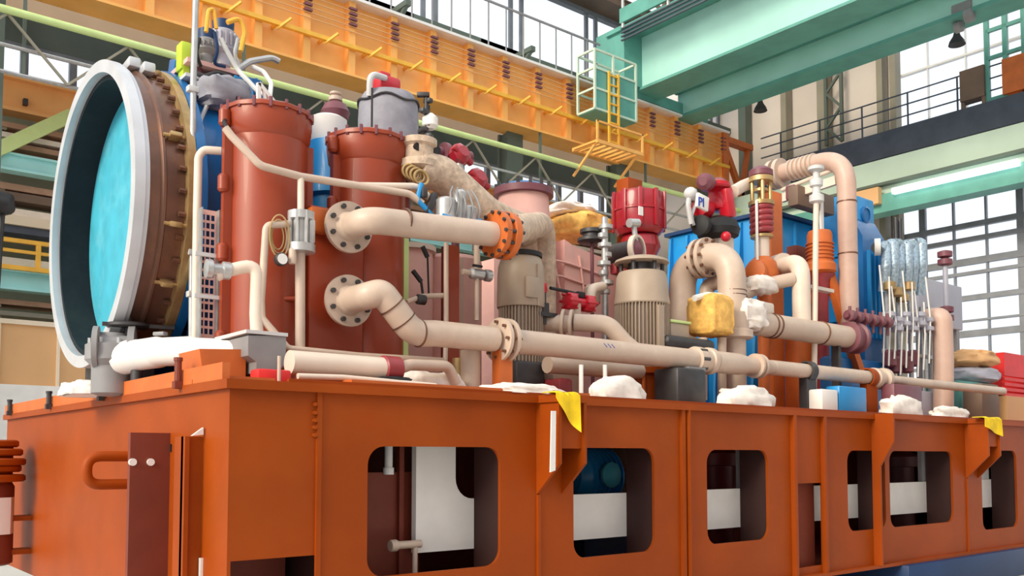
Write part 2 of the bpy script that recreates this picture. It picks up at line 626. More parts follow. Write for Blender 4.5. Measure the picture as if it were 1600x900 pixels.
# end face fittings
y1 = 1.05
zt1 = P(222, 676, Y=y1).z
MB().mm(-.275, 0, y1, y1 + .05, .03, zt1).build('jacking_plate', m_skid2, skid, 'dark brown plate standing out of the end face')
b = MB()
for pxx in (207, 235):
    p = P(pxx, 722, Y=y1)
    b.cyl(p + Vector((0, .01, 0)), p - Vector((0, .015, 0)), .026, None, 14)  # small white disc on the plate
b.split('boltlike_disc', m_white, skid, 'pale round bolt head')
b = MB()
for pxx in (268, 277):
    p = P(pxx, 700, X=0)
    b.box(p, (.02, .02, .055))
b.split('slot', m_black, skid)
y2 = .43
MB().mm(-.13, 0, y2, y2 + .04, .05, P(305, 682, Y=y2).z).build('end_rib', m_skid, skid)
MB().mm(-.13, -.10, y2 - .03, y2 + .16, .05, P(305, 682, Y=y2).z).build('end_rib', m_skid, skid)
MB().prism([P(300, 681, Y=y2 - .04), P(318, 668, Y=y2 - .04), P(318, 679, Y=y2 - .04)], (0, .03, 0)).build('weld_patch', m_white, skid, 'white weld patch')
pa = P(316, 872, Y=y2 - .04)
MB().mm(pa.x - .012, pa.x + .012, pa.y, pa.y + .03, .45, pa.z).build('weld_patch', m_white, skid)
yh = 1.8
zh1, zh0 = P(160, 713, Y=yh).z, P(160, 757, Y=yh).z
MB().tube([(0, yh, zh1), (-.36, yh, zh1), (-.36, yh, zh0), (0, yh, zh0)], .04, 12, .13).build('pad_eye', m_skid, skid, 'D-shaped steel lifting eye')
# bollard-like trunnion at the far corner of the end face
c = Vector((-.42, 5.35, 0))
za_, zb_ = P(20, 880, Y=5.35).z, P(20, 752, Y=5.35).z
b = MB()
b.lathe(c, (0, 0, 1), [(.24, za_), (.27, za_ + .02), (.27, zb_ - .05), (.24, zb_)], 28)
b.build('trunnion', m_skid2, skid, 'dark brown round trunnion post')
b = MB()
for k, (r, t) in enumerate(((.37, .0), (.33, .10), (.37, .17), (.34, .27), (.30, .36))):
    b.lathe(c, (0, 0, 1), [(r - .02, zb_ + t), (r, zb_ + t + .015), (r, zb_ + t + .06), (r - .02, zb_ + t + .075)], 28)
b.lathe(c, (0, 0, 1), [(.25, zb_ - .01), (.25, zb_ + .4)], 20)
b.build('trunnion_rings', m_skid, skid)
b = MB()
for t in (.1, .45):
    b.mm(c.x, .02, c.y - .12, c.y + .12, za_ + t, za_ + t + .05)
b.build('trunnion_bracket', m_skid, skid)
MB().box((c.x - .02, c.y, zb_ - .35), (.56, .56, .02), None, .2).build('trunnion_band', m_white, skid)
# toe plate on the end edge
MB().mm(-.03, .02, .05, YE, DK, DK + .11).build('toe_plate', m_orange, skid)
MB().mm(.0, .35, .1, 3.9, DK, DK + .03).build('deck_strip', m_orange, skid)
MB().mm(.4, XE - .3, .0, .03, DK, DK + .025).build('toe_plate', m_skid, skid)
MB().mm(.9, 3.2, .06, .2, DK, DK + .05).build('deck_strip', m_orange, skid)

# short stanchion posts along the end edge
posts = []
for i, (px, py0, py1, lab) in enumerate(((15, 625, 652, 'short dark stanchion post nearest the far corner of the base end'),
                                        (76, 612, 644, 'short dark stanchion post second from the far corner of the base end'),
                                        (158, 594, 630, 'short dark stanchion post below the flange mouth of the big duct'),
                                        (277, 560, 612, 'tall brown stanchion post under the white hose at the base end'))):
    Yp = None
    p = P(px, 640, X=-.06)
    zt_ = P(px, py0, X=-.06).z
    b = MB().cyl((p.x, p.y, DK - .02), (p.x, p.y, zt_), .024, None, 10).cyl((p.x, p.y, zt_ - .02), (p.x, p.y, zt_ + .004), .03, None, 10)
    b.mm(p.x - .03, -.03, p.y - .03, p.y + .03, DK - .02, DK + .03)
    tag(b.build('stanchion_post', m_steel_d if i < 3 else m_skid2), lab, 'post', 'posts on the end edge of the base')

# things inside the frame
p = P(925, 745, Y=1.1)
e = thing('blue_pump', 'blue pump with round turquoise cover seen through the second opening of the base', 'pump', (p.x, p.y, ZB))
b = MB()
r = M(42, p)
b.lathe(p + Vector((-.25, .1, 0)), (1, 0, 0), [(.05, 0), (r * .7, .02), (r, .1), (r, .5), (r * .75, .62), (.06, .66)], 28)
for k in range(7):
    b.lathe(p + Vector((-.12 + k * .06, .1, 0)), (1, 0, 0), [(r, 0), (r + .03, .006), (r + .03, .02), (r, .026)], 28)
b.build('body', m_blue2, e)
q = P(953, 742, Y=.85)
MB().lathe(q, (0, -1, 0), [(M(20, q), 0), (M(20, q), .03), (M(13, q), .06), (.02, .07)], 24).build('cover', m_cyan, e, 'round turquoise cover')
MB().cyl(q, q + Vector((0, .3, 0)), .08).build('neck', m_blue, e)
MB().mm(p.x - .3, p.x + .4, .9, 1.5, ZB, p.z - r * .6).build('pedestal', m_blue_d, e)
p = P(965, 740, Y=1.9)
e = MB().mm(p.x - .1, p.x + .35, 1.6, 1.9, ZB + .02, 1.98, .02)
tag(e.build('oil_tank', m_cream), 'pale cream box standing behind the blue pump inside the base', 'tank')
p = P(1128, 735, Y=1.2)
e = MB().lathe((p.x, 1.35, ZB), (0, 0, 1), [(.36, 0), (.36, .05), (.25, .08), (.25, p.z - ZB + .05), (.33, p.z - ZB + .06), (.33, p.z - ZB + .2), (.16, p.z - ZB + .3), (.12, 1.55)], 28)
tag(e.build('red_pump', m_spring), 'dark red upright pump seen through the third opening of the base', 'pump')
p = P(1415, 735, Y=1.2)
e = MB().lathe((p.x, 1.35, ZB), (0, 0, 1), [(.36, 0), (.36, .05), (.25, .08), (.25, p.z - ZB + .05), (.33, p.z - ZB + .06), (.33, p.z - ZB + .2), (.16, p.z - ZB + .3), (.12, 1.55)], 28)
tag(e.build('purple_pump', m_plum), 'plum upright pump seen through the fifth opening of the base', 'pump')
MB().mm(P(560, 780, Y=.5).x, P(655, 780, Y=.5).x, .5, .53, ZB, P(610, 738, Y=.5).z).mm(P(622, 780, Y=.48).x, P(629, 780, Y=.48).x, .46, .5, ZB, ZT).build('inner_web', m_skid2, skid, 'maroon inner web plate')
# drain pipe at the first opening
q = P(622, 852, Y=.30)
e = MB().cyl(q - Vector((.06, 0, 0)), q + Vector((.2, 0, 0)), .03).lathe(q - Vector((.07, 0, 0)), (1, 0, 0), [(.04, 0), (.045, .01), (.045, .05), (.04, .06)], 16)
e.cyl(q + Vector((.15, 0, 0)), (q.x + .15, q.y, ZB + .02), .02)
e.build('drain_stub', m_tan, skid, 'beige pipe stub')
q = P(607, 735, Y=.25)
MB().cyl(q, (q.x, q.y, ZT), .03).cyl((q.x, q.y, q.z - .03), (q.x, q.y, q.z + .02), .04).build('drain_stub', m_grey_l, skid, 'light grey upright pipe stub')
# supports under the base
x0, x1 = P(1420, 880, Y=-.15).x, 13.4
tag(MB().mm(x0, x1, -.15, 1.2, 0.0, ZB - .036, .01).build('support_block', m_blue_d), 'dark navy blue support block under the far end of the base', 'support')
tag(MB().mm(.6, 3.4, .8, 2.2, 0.0, ZB, .01).build('support_block', m_steel_d), 'dark grey support block under the near end of the base', 'support')
tag(MB().mm(.6, 3.4, 5.0, 6.2, 0.0, ZB, .01).build('support_block', m_steel_d), 'dark grey support block under the far corner of the base', 'support')

# cloths
def bag(px0, px1, py0, py1, Y, label, m=m_cloth, name='cloth_bundle', cat='cloth', seed=0, zb=None, thick=.16):
    a, b_ = P(px0, py0, Y=Y), P(px1, py1, Y=Y)
    z0 = zb if zb is not None else DK
    z1 = P((px0 + px1) / 2, py0, Y=Y).z
    o = MB().blob(((a.x + b_.x) / 2, Y, z0 + .02), (abs(b_.x - a.x) / 2, thick, max(.05, z1 - z0 - .02)), .22, 2.2, seed, 30, -.02).build(name, m, None, None, 60)
    return tag(o, label, cat)


bag(755, 872, 600, 614, .16, 'white cloth bundle on the deck edge beside the yellow cloth', seed=1)
bag(925, 1000, 590, 612, .16, 'white crumpled cloth on the deck edge under the second motor', seed=2, thick=.12)
bag(1130, 1200, 605, 628, .2, 'white crumpled cloth on the deck edge right of the dark pipe support', seed=3)
bag(1380, 1435, 620, 640, .2, 'white cloth on the deck edge beside the brown pipe post', seed=4, thick=.12)
bag(1455, 1510, 636, 650, .15, 'small white cloth on the deck edge near the far bracket', seed=5, thick=.1)


def hang(px0, px1, pyt, pts_drop, Y, label):
    """a yellow cloth laid over the bracket edge"""
    a, b_ = P(px0, pyt, Y=Y), P(px1, pyt, Y=Y)
    w = b_.x - a.x

    def fn(u, v):
        x = a.x + w * u
        L = .16 + pts_drop(u)
        s = v * L
        zz = DK + .012
        if s < .14:
            y, z = Y + .14 - s, zz + .008 * math.sin(9 * u)
        else:
            y, z = Y - .02 - .02 * math.sin(7 * u) * (s - .14) * 4, zz - (s - .14)
        return (x, y, z)
    return tag(MB().sheet(fn, 14, 14).build('yellow_cloth', m_ycloth), label, 'cloth')


hang(866, 903, 618, lambda u: .02 + .27 * u ** .8, -.275, 'yellow cloth hanging over the lifting bracket left of the second opening')
hang(1536, 1562, 655, lambda u: .10 + .12 * u, -.305, 'yellow cloth hanging over the far lifting bracket')
p = P(864, 690, Y=-.29)
e = MB().prism([P(862, 642, Y=-.285), P(869, 642, Y=-.285), P(868, 735, Y=-.285), P(860, 738, Y=-.285)], (0, .01, 0))  # white strip along the outer bracket edge
e.build('bracket_edge', m_white, skid, 'whitish bracket edge')
# ------------------------------------------------------------------ big intake duct and blue casing
AY, AZ = 3.0, 3.76
RO = 1.34
duct = thing('intake_duct', 'huge round steel intake duct with pale rim and turquoise cover above the base end', 'duct', (.2, AY, AZ - RO))
o = Vector((0, AY, AZ))
ax = (1, 0, 0)
b = MB()
b.ringd(o, ax, 1.235, RO, -.10, -.02, 96)
b.ringd(o, ax, 1.245, RO - .02, -.02, .02, 96)
b.build('front_rim', m_ring, duct, 'pale machined front rim')
b = MB()
b.ringd(o, ax, 1.19, 1.245, -.03, .38, 96)
b.build('bore_liner', m_cone, duct, 'dark inner bore')
b = MB()
b.lathe(o, ax, [(1.19, .235), (1.19, .275)], 96)
b.build('cover_disk', m_cyan, duct, 'turquoise protective cover disk')
b = MB()
b.lathe(o, ax, [(RO - .03, .02), (RO - .055, .03), (RO - .055, .11), (RO - .03, .13), (RO - .03, .15), (RO - .06, .165), (RO - .06, .31)], 96, cap=False)
b.build('barrel', m_barrel, duct, 'brown bare steel barrel')
b = MB()
b.ringd(o, ax, 1.2, RO + .02, .31, .38, 96)
b.build('flange', m_brass, duct, 'yellowish steel flange')
b = MB()
b.bolts(o, ax, RO - .03, 44, .022, .25, .31)
b.split('flange_bolt', m_barrel, duct)
# lugs and clamps on the barrel rim
b = MB()
for deg in (75, 96, 20, -12, -33, 140):
    a = R(deg)
    c_ = Vector((.23, AY - math.cos(a) * (RO - .02), AZ + math.sin(a) * (RO - .02)))
    rot = Matrix.Rotation(-a, 3, 'X')
    b.box(c_, (.10, .09, .045), rot, .012)
    b.cyl(c_ + Vector((-.09, 0, 0)), c_ + Vector((.1, 0, 0)), .016, None, 8)
b.split('clamp_lug', m_brass, duct)
b = MB()
for pxl, pyl in ((205, 104), (228, 112)):
    ql = P(pxl, pyl, X=.12 + .09 * (pxl > 210))
    b.box(ql, (.10, .22, .09), Matrix.Rotation(R(-4), 3, 'X'), .015)
b.split('top_lug', m_ring, duct, 'pale block on top of the barrel')
MB().mm(.05, .35, AY - .5, AY + .5, DK, AZ - RO + .1).build('pedestal', m_steel_d, duct)

casing = thing('compressor_casing', 'large blue round compressor casing behind the intake duct flange', 'machine casing', (.9, AY, DK))
b = MB()
b.lathe(o, ax, [(1.2, .385), (RO + .03, .385), (RO + .03, .46), (RO - .05, .47), (RO - .05, .8), (1.33, .84), (1.33, .94), (1.22, .97), (1.18, 1.15), (1.0, 1.3)], 80)
b.build('shell', m_blue, casing)
b = MB()
ql = P(275, 140, X=.52)
b.box((.52, ql.y, ql.z), (.14, .16, .5), Matrix.Rotation(R(20), 3, 'X'), .02)
b.box((.55, AY + .5, AZ + RO + .04), (.2, .14, .30), Matrix.Rotation(R(-20), 3, 'X'), .02)
b.split('lifting_lug', m_blue, casing)
b = MB()
for y in (AY - .85, AY + .85):
    b.mm(.5, 1.3, y - .15, y + .15, DK, AZ - .7)
b.mm(.45, 1.35, AY - 1.2, AY + 1.2, DK, DK + .12)
b.build('support_foot', m_blue_d, casing)
b = MB()
for k in range(14):
    a = R(200 + k * 11)
    c_ = Vector((.44, AY + math.cos(a) * 1.3, AZ + math.sin(a) * 1.3))
    b.cyl(c_ - Vector((.12, 0, 0)), c_ + Vector((.09, 0, 0)), .025, None, 8)
b.split('flange_bolt', m_blue_d, casing)
p = P(338, 299, Y=1.78)
MB().lathe((p.x, 1.85, p.z), (0, -1, 0), [(.07, 0), (.07, .08), (.04, .1), (.04, .13)], 16).cyl((p.x, 1.75, p.z), (p.x, 2.3, p.z), .03).build('sight_plug', m_grey_l, casing, 'round pale plug')
# white drum on the casing behind the first cooler
p = P(497, 202, Y=2.1)
tag(MB().lathe((p.x + .1, 2.1, P(505, 226, Y=2.1).z), (0, 0, 1), [(.16, 0), (.18, .03), (.18, .24), (.13, .27)], 28).build('white_drum', m_white),
    'white drum on the bright blue vessel between the two red coolers', 'drum')
p = P(505, 282, Y=2.1)
e = MB().lathe((p.x + .13, 2.1, DK), (0, 0, 1), [(.30, 0), (.30, 1.9), (.36, 1.92), (.36, 2.0), (.30, 2.02), (.28, P(505, 225, Y=2.1).z - DK)], 32)
tag(e.build('blue_vessel', m_blue2), 'bright blue vessel standing between the two red coolers', 'vessel')

# ------------------------------------------------------------------ twin coolers
YC = 1.3


def cooler(name, px, label, patch, pyt):
    c = P(px, 400, Y=YC)
    r = .325
    zt = P(px, pyt, Y=YC).z
    e = thing(name, label, 'cooler', (c.x, YC, DK))
    b = MB()
    b.lathe((c.x, YC, 0), (0, 0, 1), [(r, DK + .05), (r, zt - .24), (r + .015, zt - .22), (r + .03, zt - .1), (r + .03, zt - .03)], 12)
    b.build('shell', m_tank, e)
    b = MB()
    b.lathe((c.x, YC, 0), (0, 0, 1), [(r + .02, zt - .03), (r + .045, zt - .03), (r + .045, zt), (r + .02, zt + .015)], 12)
    b.build('lid', m_tank, e)
    b = MB()
    b.bolts((c.x, YC, zt), (0, 0, 1), r + .03, 18, .014, -.045, .03)
    b.split('lid_bolt', m_plum, e)
    MB().lathe((c.x, YC, 0), (0, 0, 1), [(r + .06, DK), (r + .06, DK + .05)], 32).build('base_ring', m_tank, e)
    # split seam with lugs on the outward side
    b = MB()
    for ang in (188, 352):
        a = R(ang)
        q = Vector((c.x + math.cos(a) * (r + .02), YC + math.sin(a) * (r + .02), 0))
        b.box((q.x, q.y, (DK + zt) / 2 - .05), (.07, .05, zt - DK - .3))
    b.split('split_seam', m_tank, e)
    b = MB()
    a = R(188)
    for t in (.18, .48, .72, .95):
        z = DK + (zt - DK) * t
        q = Vector((c.x + math.cos(a) * (r + .05), YC + math.sin(a) * (r + .05), z))
        b.lathe(q - Vector((0, 0, .07)), (0, 0, 1), [(.03, 0), (.045, .02), (.045, .12), (.03, .14)], 12)
    b.split('seam_lug', m_tank, e)
    return e, c, zt


cool_a, ca, zta = cooler('oil_cooler', 414, 'red-brown upright cooler nearest the blue casing with bracket on its lid', False, 181)
cool_b, cb, ztb = cooler('oil_cooler', 574, 'red-brown upright cooler with grey covered drum above it', True, 222)
# casing that joins them, with nozzle stubs
xb0, xb1 = ca.x + .25, cb.x - .2
MB().mm(xb0, xb1, 1.02, 1.6, DK + .05, P(500, 322, Y=1.02).z, .01).build('header_box', m_tank, cool_b)
b = MB()
for (px, py) in ((545, 355), (545, 470)):
    q = P(px, py, Y=.82)
    b.cyl(q, q + Vector((0, .3, 0)), .12)
    b.cyl(q + Vector((0, .0, 0)), q + Vector((0, .03, 0)), .205)
b.split('nozzle', m_tank, cool_b)
q = P(497, 345, Y=.98)
MB().box(q, (.16, .1, .2), None, .02).build('nozzle_block', m_orange, cool_b)
# lid frame of cooler a
b = MB()
q = [P(404, 176, Y=1.2), P(404, 130, Y=1.2), P(438, 172, Y=1.2)]
b.bar(q[0], q[1], .03).bar(q[1], q[2], .03).bar(P(417, 176, Y=1.2), P(412, 142, Y=1.2), .02)
b.bar(P(388, 172, Y=1.2), P(445, 172, Y=1.2), .04, .02)
b.build('lid_bracket', m_white, cool_a, 'white triangular bracket on the lid')


# ------------------------------------------------------------------ flanged cooling pipes
def flange_ring(b, o, axis, r_pipe, r, t=.03, n=8, br=.016):
    b.lathe(o, axis, [(r_pipe, -.0), (r, 0), (r, t), (r_pipe, t)], 32)
    return b


YP = .45
# upper pipe
q = P(545, 355, Y=.80)
R1 = .105
line = [q, q + Vector((0, -.28, 0)), P(690, 362, Y=q.y - .28), P(775, 378, Y=q.y - .28)]
e = thing('cooling_pipe', 'beige upper pipe elbowing from a bolted flange to the orange coupling', 'pipe', (q.x + .5, .5, q.z))
MB().tube([q] + [q + Vector((0, -.30, .0)), P(770, 366, Y=q.y - .30)], R1, 24, .26, 12).build('pipe_run', m_tan, e)
b = MB().lathe(q + Vector((0, .02, 0)), (0, -1, 0), [(.06, 0), (.205, 0), (.205, .035), (.12, .035), (.105, .09)], 36)
b.build('flange', m_tan, e)
b = MB().bolts(q, (0, -1, 0), .165, 8, .02, -.03, .045, .5)
b.split('flange_bolt', m_steel_d, e)
b = MB()
pr = P(632, 347, Y=q.y - .30)
b.lathe(pr, (1, 0, 0), [(R1, -.012), (R1 + .006, -.006), (R1 + .006, .006), (R1, .012)], 28)
b.split('weld_seam', m_barrel, e)
# orange coupling at its end
pc = P(785, 368, Y=q.y - .30)
e2 = thing('pipe_coupling', 'rust-orange bolted coupling between the upper beige pipe and the lagged pipe', 'coupling', (pc.x, pc.y, pc.z - .2))
b = MB().lathe(pc + Vector((-.10, 0, 0)), (1, 0, 0), [(R1 + .01, 0), (.20, 0), (.20, .05), (.17, .06), (.17, .09), (.205, .1), (.205, .16), (.1, .16)], 32)
b.build('flange_pair', m_orange, e2)
MB().bolts(pc + Vector((-.10, 0, 0)), (1, 0, 0), .185, 12, .016, -.02, .19).split('coupling_bolt', m_steel_d, e2)
# lagged pipe continuing down
pp = [pc + Vector((.06, 0, 0)), P(838, 378, Y=q.y - .25), P(862, 402, Y=.55), P(868, 470, Y=.9)]
tag(MB().tube([pc + Vector((.06, 0, 0)), P(806, 358, Y=.75), P(850, 350, Y=1.6), P(850, 470, Y=1.7), Vector((P(850, 470, Y=1.7).x, 1.7, DK))], .13, 24, .3, 10).build('lagged_pipe', m_wrap), 'pale crinkled lagged pipe turning down behind the first motor', 'pipe')
# big diagonal lagged pipe
tag(MB().tube([P(650, 262, Y=1.0), P(690, 272, Y=1.0), P(760, 335, Y=1.0), P(795, 352, Y=1.1), P(828, 360, Y=1.75), Vector((P(828, 360, Y=1.75).x, 1.75, DK))], .16, 24, .25, 10).lathe(P(654, 250, Y=1.0), (0, 0, 1), [(.12, -.1), (.17, -.08), (.17, -.02), (.13, 0), (.13, .1), (.16, .12), (.16, .17), (.1, .18)], 24).build('lagged_pipe', m_wrap),
    'wide pale lagged pipe sloping down beside the second cooler', 'pipe')
# lower pipe with swan neck to the flange pair
q2 = P(545, 470, Y=.80)
R2 = .105
e = thing('cooling_pipe', 'beige lower pipe swan-necked from a bolted flange down to the flange pair', 'pipe', (q2.x + .5, .5, q2.z - .4))
pts = [q2, q2 + Vector((0, -.30, .0)), P(596, 456, Y=.47), P(645, 521, Y=YP), P(680, 521, Y=YP), P(772, 530, Y=YP)]
MB().tube(pts, R2, 24, .22, 10).build('pipe_run', m_tan, e)
b = MB().lathe(q2 + Vector((0, .02, 0)), (0, -1, 0), [(.06, 0), (.205, 0), (.205, .035), (.12, .035), (.105, .09)], 36)
b.build('flange', m_tan, e)
MB().bolts(q2, (0, -1, 0), .165, 8, .02, -.03, .045, .5).split('flange_bolt', m_steel_d, e)
b = MB()
d_ = (P(640, 515, Y=YP) - P(605, 470, Y=.47)).normalized()
for pt_, dd in ((P(612, 478, Y=.465), d_), (P(630, 502, Y=.46), d_), (P(655, 521, Y=YP), Vector((1, 0, 0)))):
    b.lathe(pt_ - dd * .01, dd, [(R2 * .9, -.0), (R2 + .007, .004), (R2 + .007, .014), (R2 * .9, .018)], 24)
b.split('weld_seam', m_barrel, e)
# header from flange pair to clamp
pf = P(782, 531, Y=YP)
e = thing('header_pipe', 'long beige header pipe running past both motors along the deck edge', 'pipe', (pf.x + 1.2, YP, pf.z - .12))
pe = P(1085, 569, Y=YP)
zc = pf.z
MB().tube([pf, (pe.x, YP, zc)], R2, 24).build('pipe_run', m_tan, e)
b = MB()
b.lathe(pf + Vector((-.03, 0, 0)), (1, 0, 0), [(R2, 0), (.185, 0), (.185, .03), (R2, .03)], 36)
b.lathe(pf + Vector((.05, 0, 0)), (1, 0, 0), [(R2, 0), (.185, 0), (.185, .03), (R2, .03)], 36)
b.split('flange', m_tan, e)
MB().bolts(pf, (1, 0, 0), .15, 8, .014, -.06, .11).split('flange_bolt', m_barrel, e)
# branch: rises from header to the isolating valve behind motor 1
MB().tube([P(1000, 556, Y=.45), P(975, 535, Y=.52), P(950, 506, Y=.6), P(898, 504, Y=.85)], .085, 22, .2, 8).build('branch', m_tan, e)
b = MB()
v = P(892, 506, Y=.88)
dv = (P(898, 504, Y=.85) - P(950, 506, Y=.6)).normalized()
for t in (-.02, .06):
    b.lathe(v + dv * t, dv, [(.085, 0), (.14, 0), (.14, .028), (.085, .028)], 28)
b.split('branch_flange', m_tan, e)
b = MB().cyl(v, v + dv * .5, .085)
b.build('branch', m_tan, e)
# end clamp of the header
b = MB()
b.lathe((pe.x - .02, YP, zc), (1, 0, 0), [(.1, 0), (.135, .01), (.135, .1), (.12, .11), (.12, .2), (.14, .21), (.14, .27), (.1, .28)], 28)
b.build('end_coupling', m_tan, e)
b = MB()
b.bolts((pe.x + .03, YP, zc), (1, 0, 0), .125, 8, .02, -.04, .06)
b.split('coupling_bolt', m_steel_d, e)
# marker ink on the pipe
b = MB()
m0 = P(945, 545, Y=YP - R2)
for k in range(3):
    b.bar((m0.x + k * .05, YP - R2 * .88, zc + .05), (m0.x + .03 + k * .05, YP - R2 * 1.0, zc + .015), .006)
b.split('ink_mark', m_bluetx, e, 'blue hand-drawn mark')
# reducers and the pipe beyond
e = thing('header_pipe', 'thinner beige header pipe with rosy reducers at the far end of the deck edge', 'pipe', (pe.x + 1.5, YP, zc - .1))
xs = pe.x + .27
MB().lathe((xs, YP, zc), (1, 0, 0), [(.08, 0), (.115, .03), (.115, .45), (.09, .62), (.09, .9), (.075, 1.1)], 24).build('reducer', m_tan, e)
MB().tube([(xs + 1.05, YP, zc), (P(1365, 590, Y=YP).x, YP, zc)], .085, 20).build('pipe_run', m_tan, e)
xk = P(1368, 590, Y=YP).x
MB().lathe((xk - .1, YP, zc), (1, 0, 0), [(.085, 0), (.13, .03), (.13, .12), (.10, .16), (.10, .24), (.14, .25), (.14, .32), (.08, .36)], 24).build('coupling', m_tan, e)
MB().tube([(xk + .2, YP, zc), (12.3, YP, zc - .0)], .06, 16).build('pipe_run', m_tan, e)
b = MB()
xa = P(1180, 568, Y=YP).x
b.lathe((xa - .02, YP, zc), (1, 0, 0), [(.09, 0), (.135, .0), (.135, .03), (.09, .03)], 24)
b.lathe((xa + .05, YP, zc), (1, 0, 0), [(.09, 0), (.135, .0), (.135, .03), (.09, .03)], 24)
b.split('flange', m_tan, e)
# pipe supports on the deck
for (px, w, m, lab, nm) in ((785, .07, m_orange, 'orange pipe support post under the flange pair', 'pipe_support'),
                            (1262, .10, m_steel_d, 'dark square pipe support under the thin header pipe', 'pipe_support'),
                            (1357, .12, m_skid, 'brown pipe post under the far coupling', 'pipe_support')):
    x = P(px, 590, Y=YP).x
    b = MB().mm(x - w, x + w, YP - .05, YP + .05, DK + .02, zc - .09).mm(x - w - .05, x + w + .05, YP - .12, YP + .12, DK, DK + .02)
    b.lathe((x - w * .5, YP, zc), (1, 0, 0), [(.10, 0), (.118, 0), (.118, w), (.10, w)], 20, False)
    tag(b.build(nm, m), lab, 'support', 'pipe supports along the deck edge')
x = P(1070, 600, Y=.4).x
e = thing('support_box', 'dark grey box under the end coupling of the header pipe', 'support', (x, .45, DK))
MB().mm(x - .22, x + .22, .3, .62, DK, zc - .11, .03).build('body', m_steel_d, e)
MB().mm(x - .26, x + .26, .28, .64, DK, DK + .03).mm(x - .02, x + .24, .33, .6, zc - .13, zc - .09).build('plate', m_grey, e)
# ------------------------------------------------------------------ motors
def fins(b, c, r, z0, z1, n=36, d=.03, th=.008):
    for k in range(n):
        a = 2 * math.pi * k / n
        q = Vector((c.x + math.cos(a) * (r + d / 2), c.y + math.sin(a) * (r + d / 2), (z0 + z1) / 2))
        b.box(q, (d * 1.3, th, z1 - z0), Matrix.Rotation(a, 3, 'Z'))


c = P(814, 450, Y=1.15)
zt, zm = P(814, 396, Y=1.15).z, P(814, 482, Y=1.15).z
r = M(37, c)
e = thing('electric_motor', 'slim beige upright electric motor with black top ring behind the flange pair', 'motor', (c.x, c.y, DK))
MB().lathe((c.x, c.y, 0), (0, 0, 1), [(r, zm), (r + .005, zm + .01), (r, zm + .3), (r * .97, zt - .14), (r * .86, zt - .06), (r * .72, zt - .03)], 40).build('fan_cowl', m_motor, e)
MB().lathe((c.x, c.y, 0), (0, 0, 1), [(r * .90, zt - .045), (r * .90, zt - .005), (r * .8, zt + .005)], 36).build('top_ring', m_black, e, 'black top ring')
b = MB().lathe((c.x, c.y, 0), (0, 0, 1), [(r * .80, DK + .35), (r * .80, zm)], 36)
fins(b, c, r * .8, DK + .38, zm, 40)
b.build('finned_body', m_motor, e)
MB().lathe((c.x, c.y, 0), (0, 0, 1), [(r * 1.1, DK), (r * 1.1, DK + .04), (r * .75, DK + .06), (r * .75, DK + .3), (r * 1.05, DK + .31), (r * 1.05, DK + .35)], 32).build('base_flange', m_orange, e)
b = MB().box((c.x - .05, c.y - r, (zm + zt) / 2 - .1), (.16, .03, .2), None, .008)
b.build('name_plate', m_motor, e)
MB().mm(c.x + r * .02, c.x + r * .12, c.y - r - .012, c.y - r + .03, zm, zt - .14).build('cowl_seam', m_motor, e)

c = P(1003, 480, Y=.95)
zt, zm = P(1003, 427, Y=.95).z, P(1003, 478, Y=.95).z
zh = P(1003, 407, Y=.95).z
r = M(43, c)
e = thing('electric_motor', 'stout beige upright electric motor with rain hood below the crimson drum', 'motor', (c.x, c.y, DK))
MB().lathe((c.x, c.y, 0), (0, 0, 1), [(r, zm), (r + .006, zm + .012), (r * .97, zm + .1), (r * .92, zt - .05), (r * .84, zt)], 44).build('fan_cowl', m_motor, e)
MB().lathe((c.x, c.y, 0), (0, 0, 1), [(r * .95, zh - .04), (r * 1.0, zh - .035), (r * .96, zh - .01), (r * .7, zh + .02)], 44).build('rain_hood', m_motor, e)
b = MB()
for k in range(6):
    a = R(-160 + 60 * k)
    b.cyl((c.x + math.cos(a) * r * .75, c.y + math.sin(a) * r * .75, zt - .01), (c.x + math.cos(a) * r * .75, c.y + math.sin(a) * r * .75, zh - .02), .022, None, 10)
b.lathe((c.x, c.y, 0), (0, 0, 1), [(r * .5, zt), (r * .5, zh - .03)], 20)
b.split('hood_post', m_steel_d, e)
b = MB().lathe((c.x, c.y, 0), (0, 0, 1), [(r * .86, DK + .42), (r * .86, zm)], 44)
fins(b, c, r * .86, DK + .45, zm - .0, 48, .035)
b.build('finned_body', m_motor, e)
MB().mm(c.x - .07, c.x + .01, c.y - r - .01, c.y - r * .7, DK + .5, zm - .03).build('cable_duct', m_motor, e)
p = P(1048, 525, Y=.80)
MB().box((p.x + .06, p.y, p.z), (.30, .16, .26), None, .015).build('terminal_box', m_motor, e)
MB().box((p.x + .06, p.y - .0, p.z + .145), (.33, .19, .03), None, .008).build('terminal_lid', m_lime, e)
MB().lathe((c.x, c.y, 0), (0, 0, 1), [(r * 1.05, DK), (r * 1.05, DK + .04), (r * .85, DK + .06), (r * .85, DK + .34), (r * 1.05, DK + .36), (r * 1.05, DK + .42)], 36).build('base_flange', m_skid, e)
b = MB()
for k in range(8):
    a = 2 * math.pi * k / 8
    b.mm(c.x + math.cos(a) * r * .95 - .012, c.x + math.cos(a) * r * .95 + .012, c.y + math.sin(a) * r * .95 - .012, c.y + math.sin(a) * r * .95 + .012, DK + .04, DK + .36)
b.split('base_rib', m_orange, e)

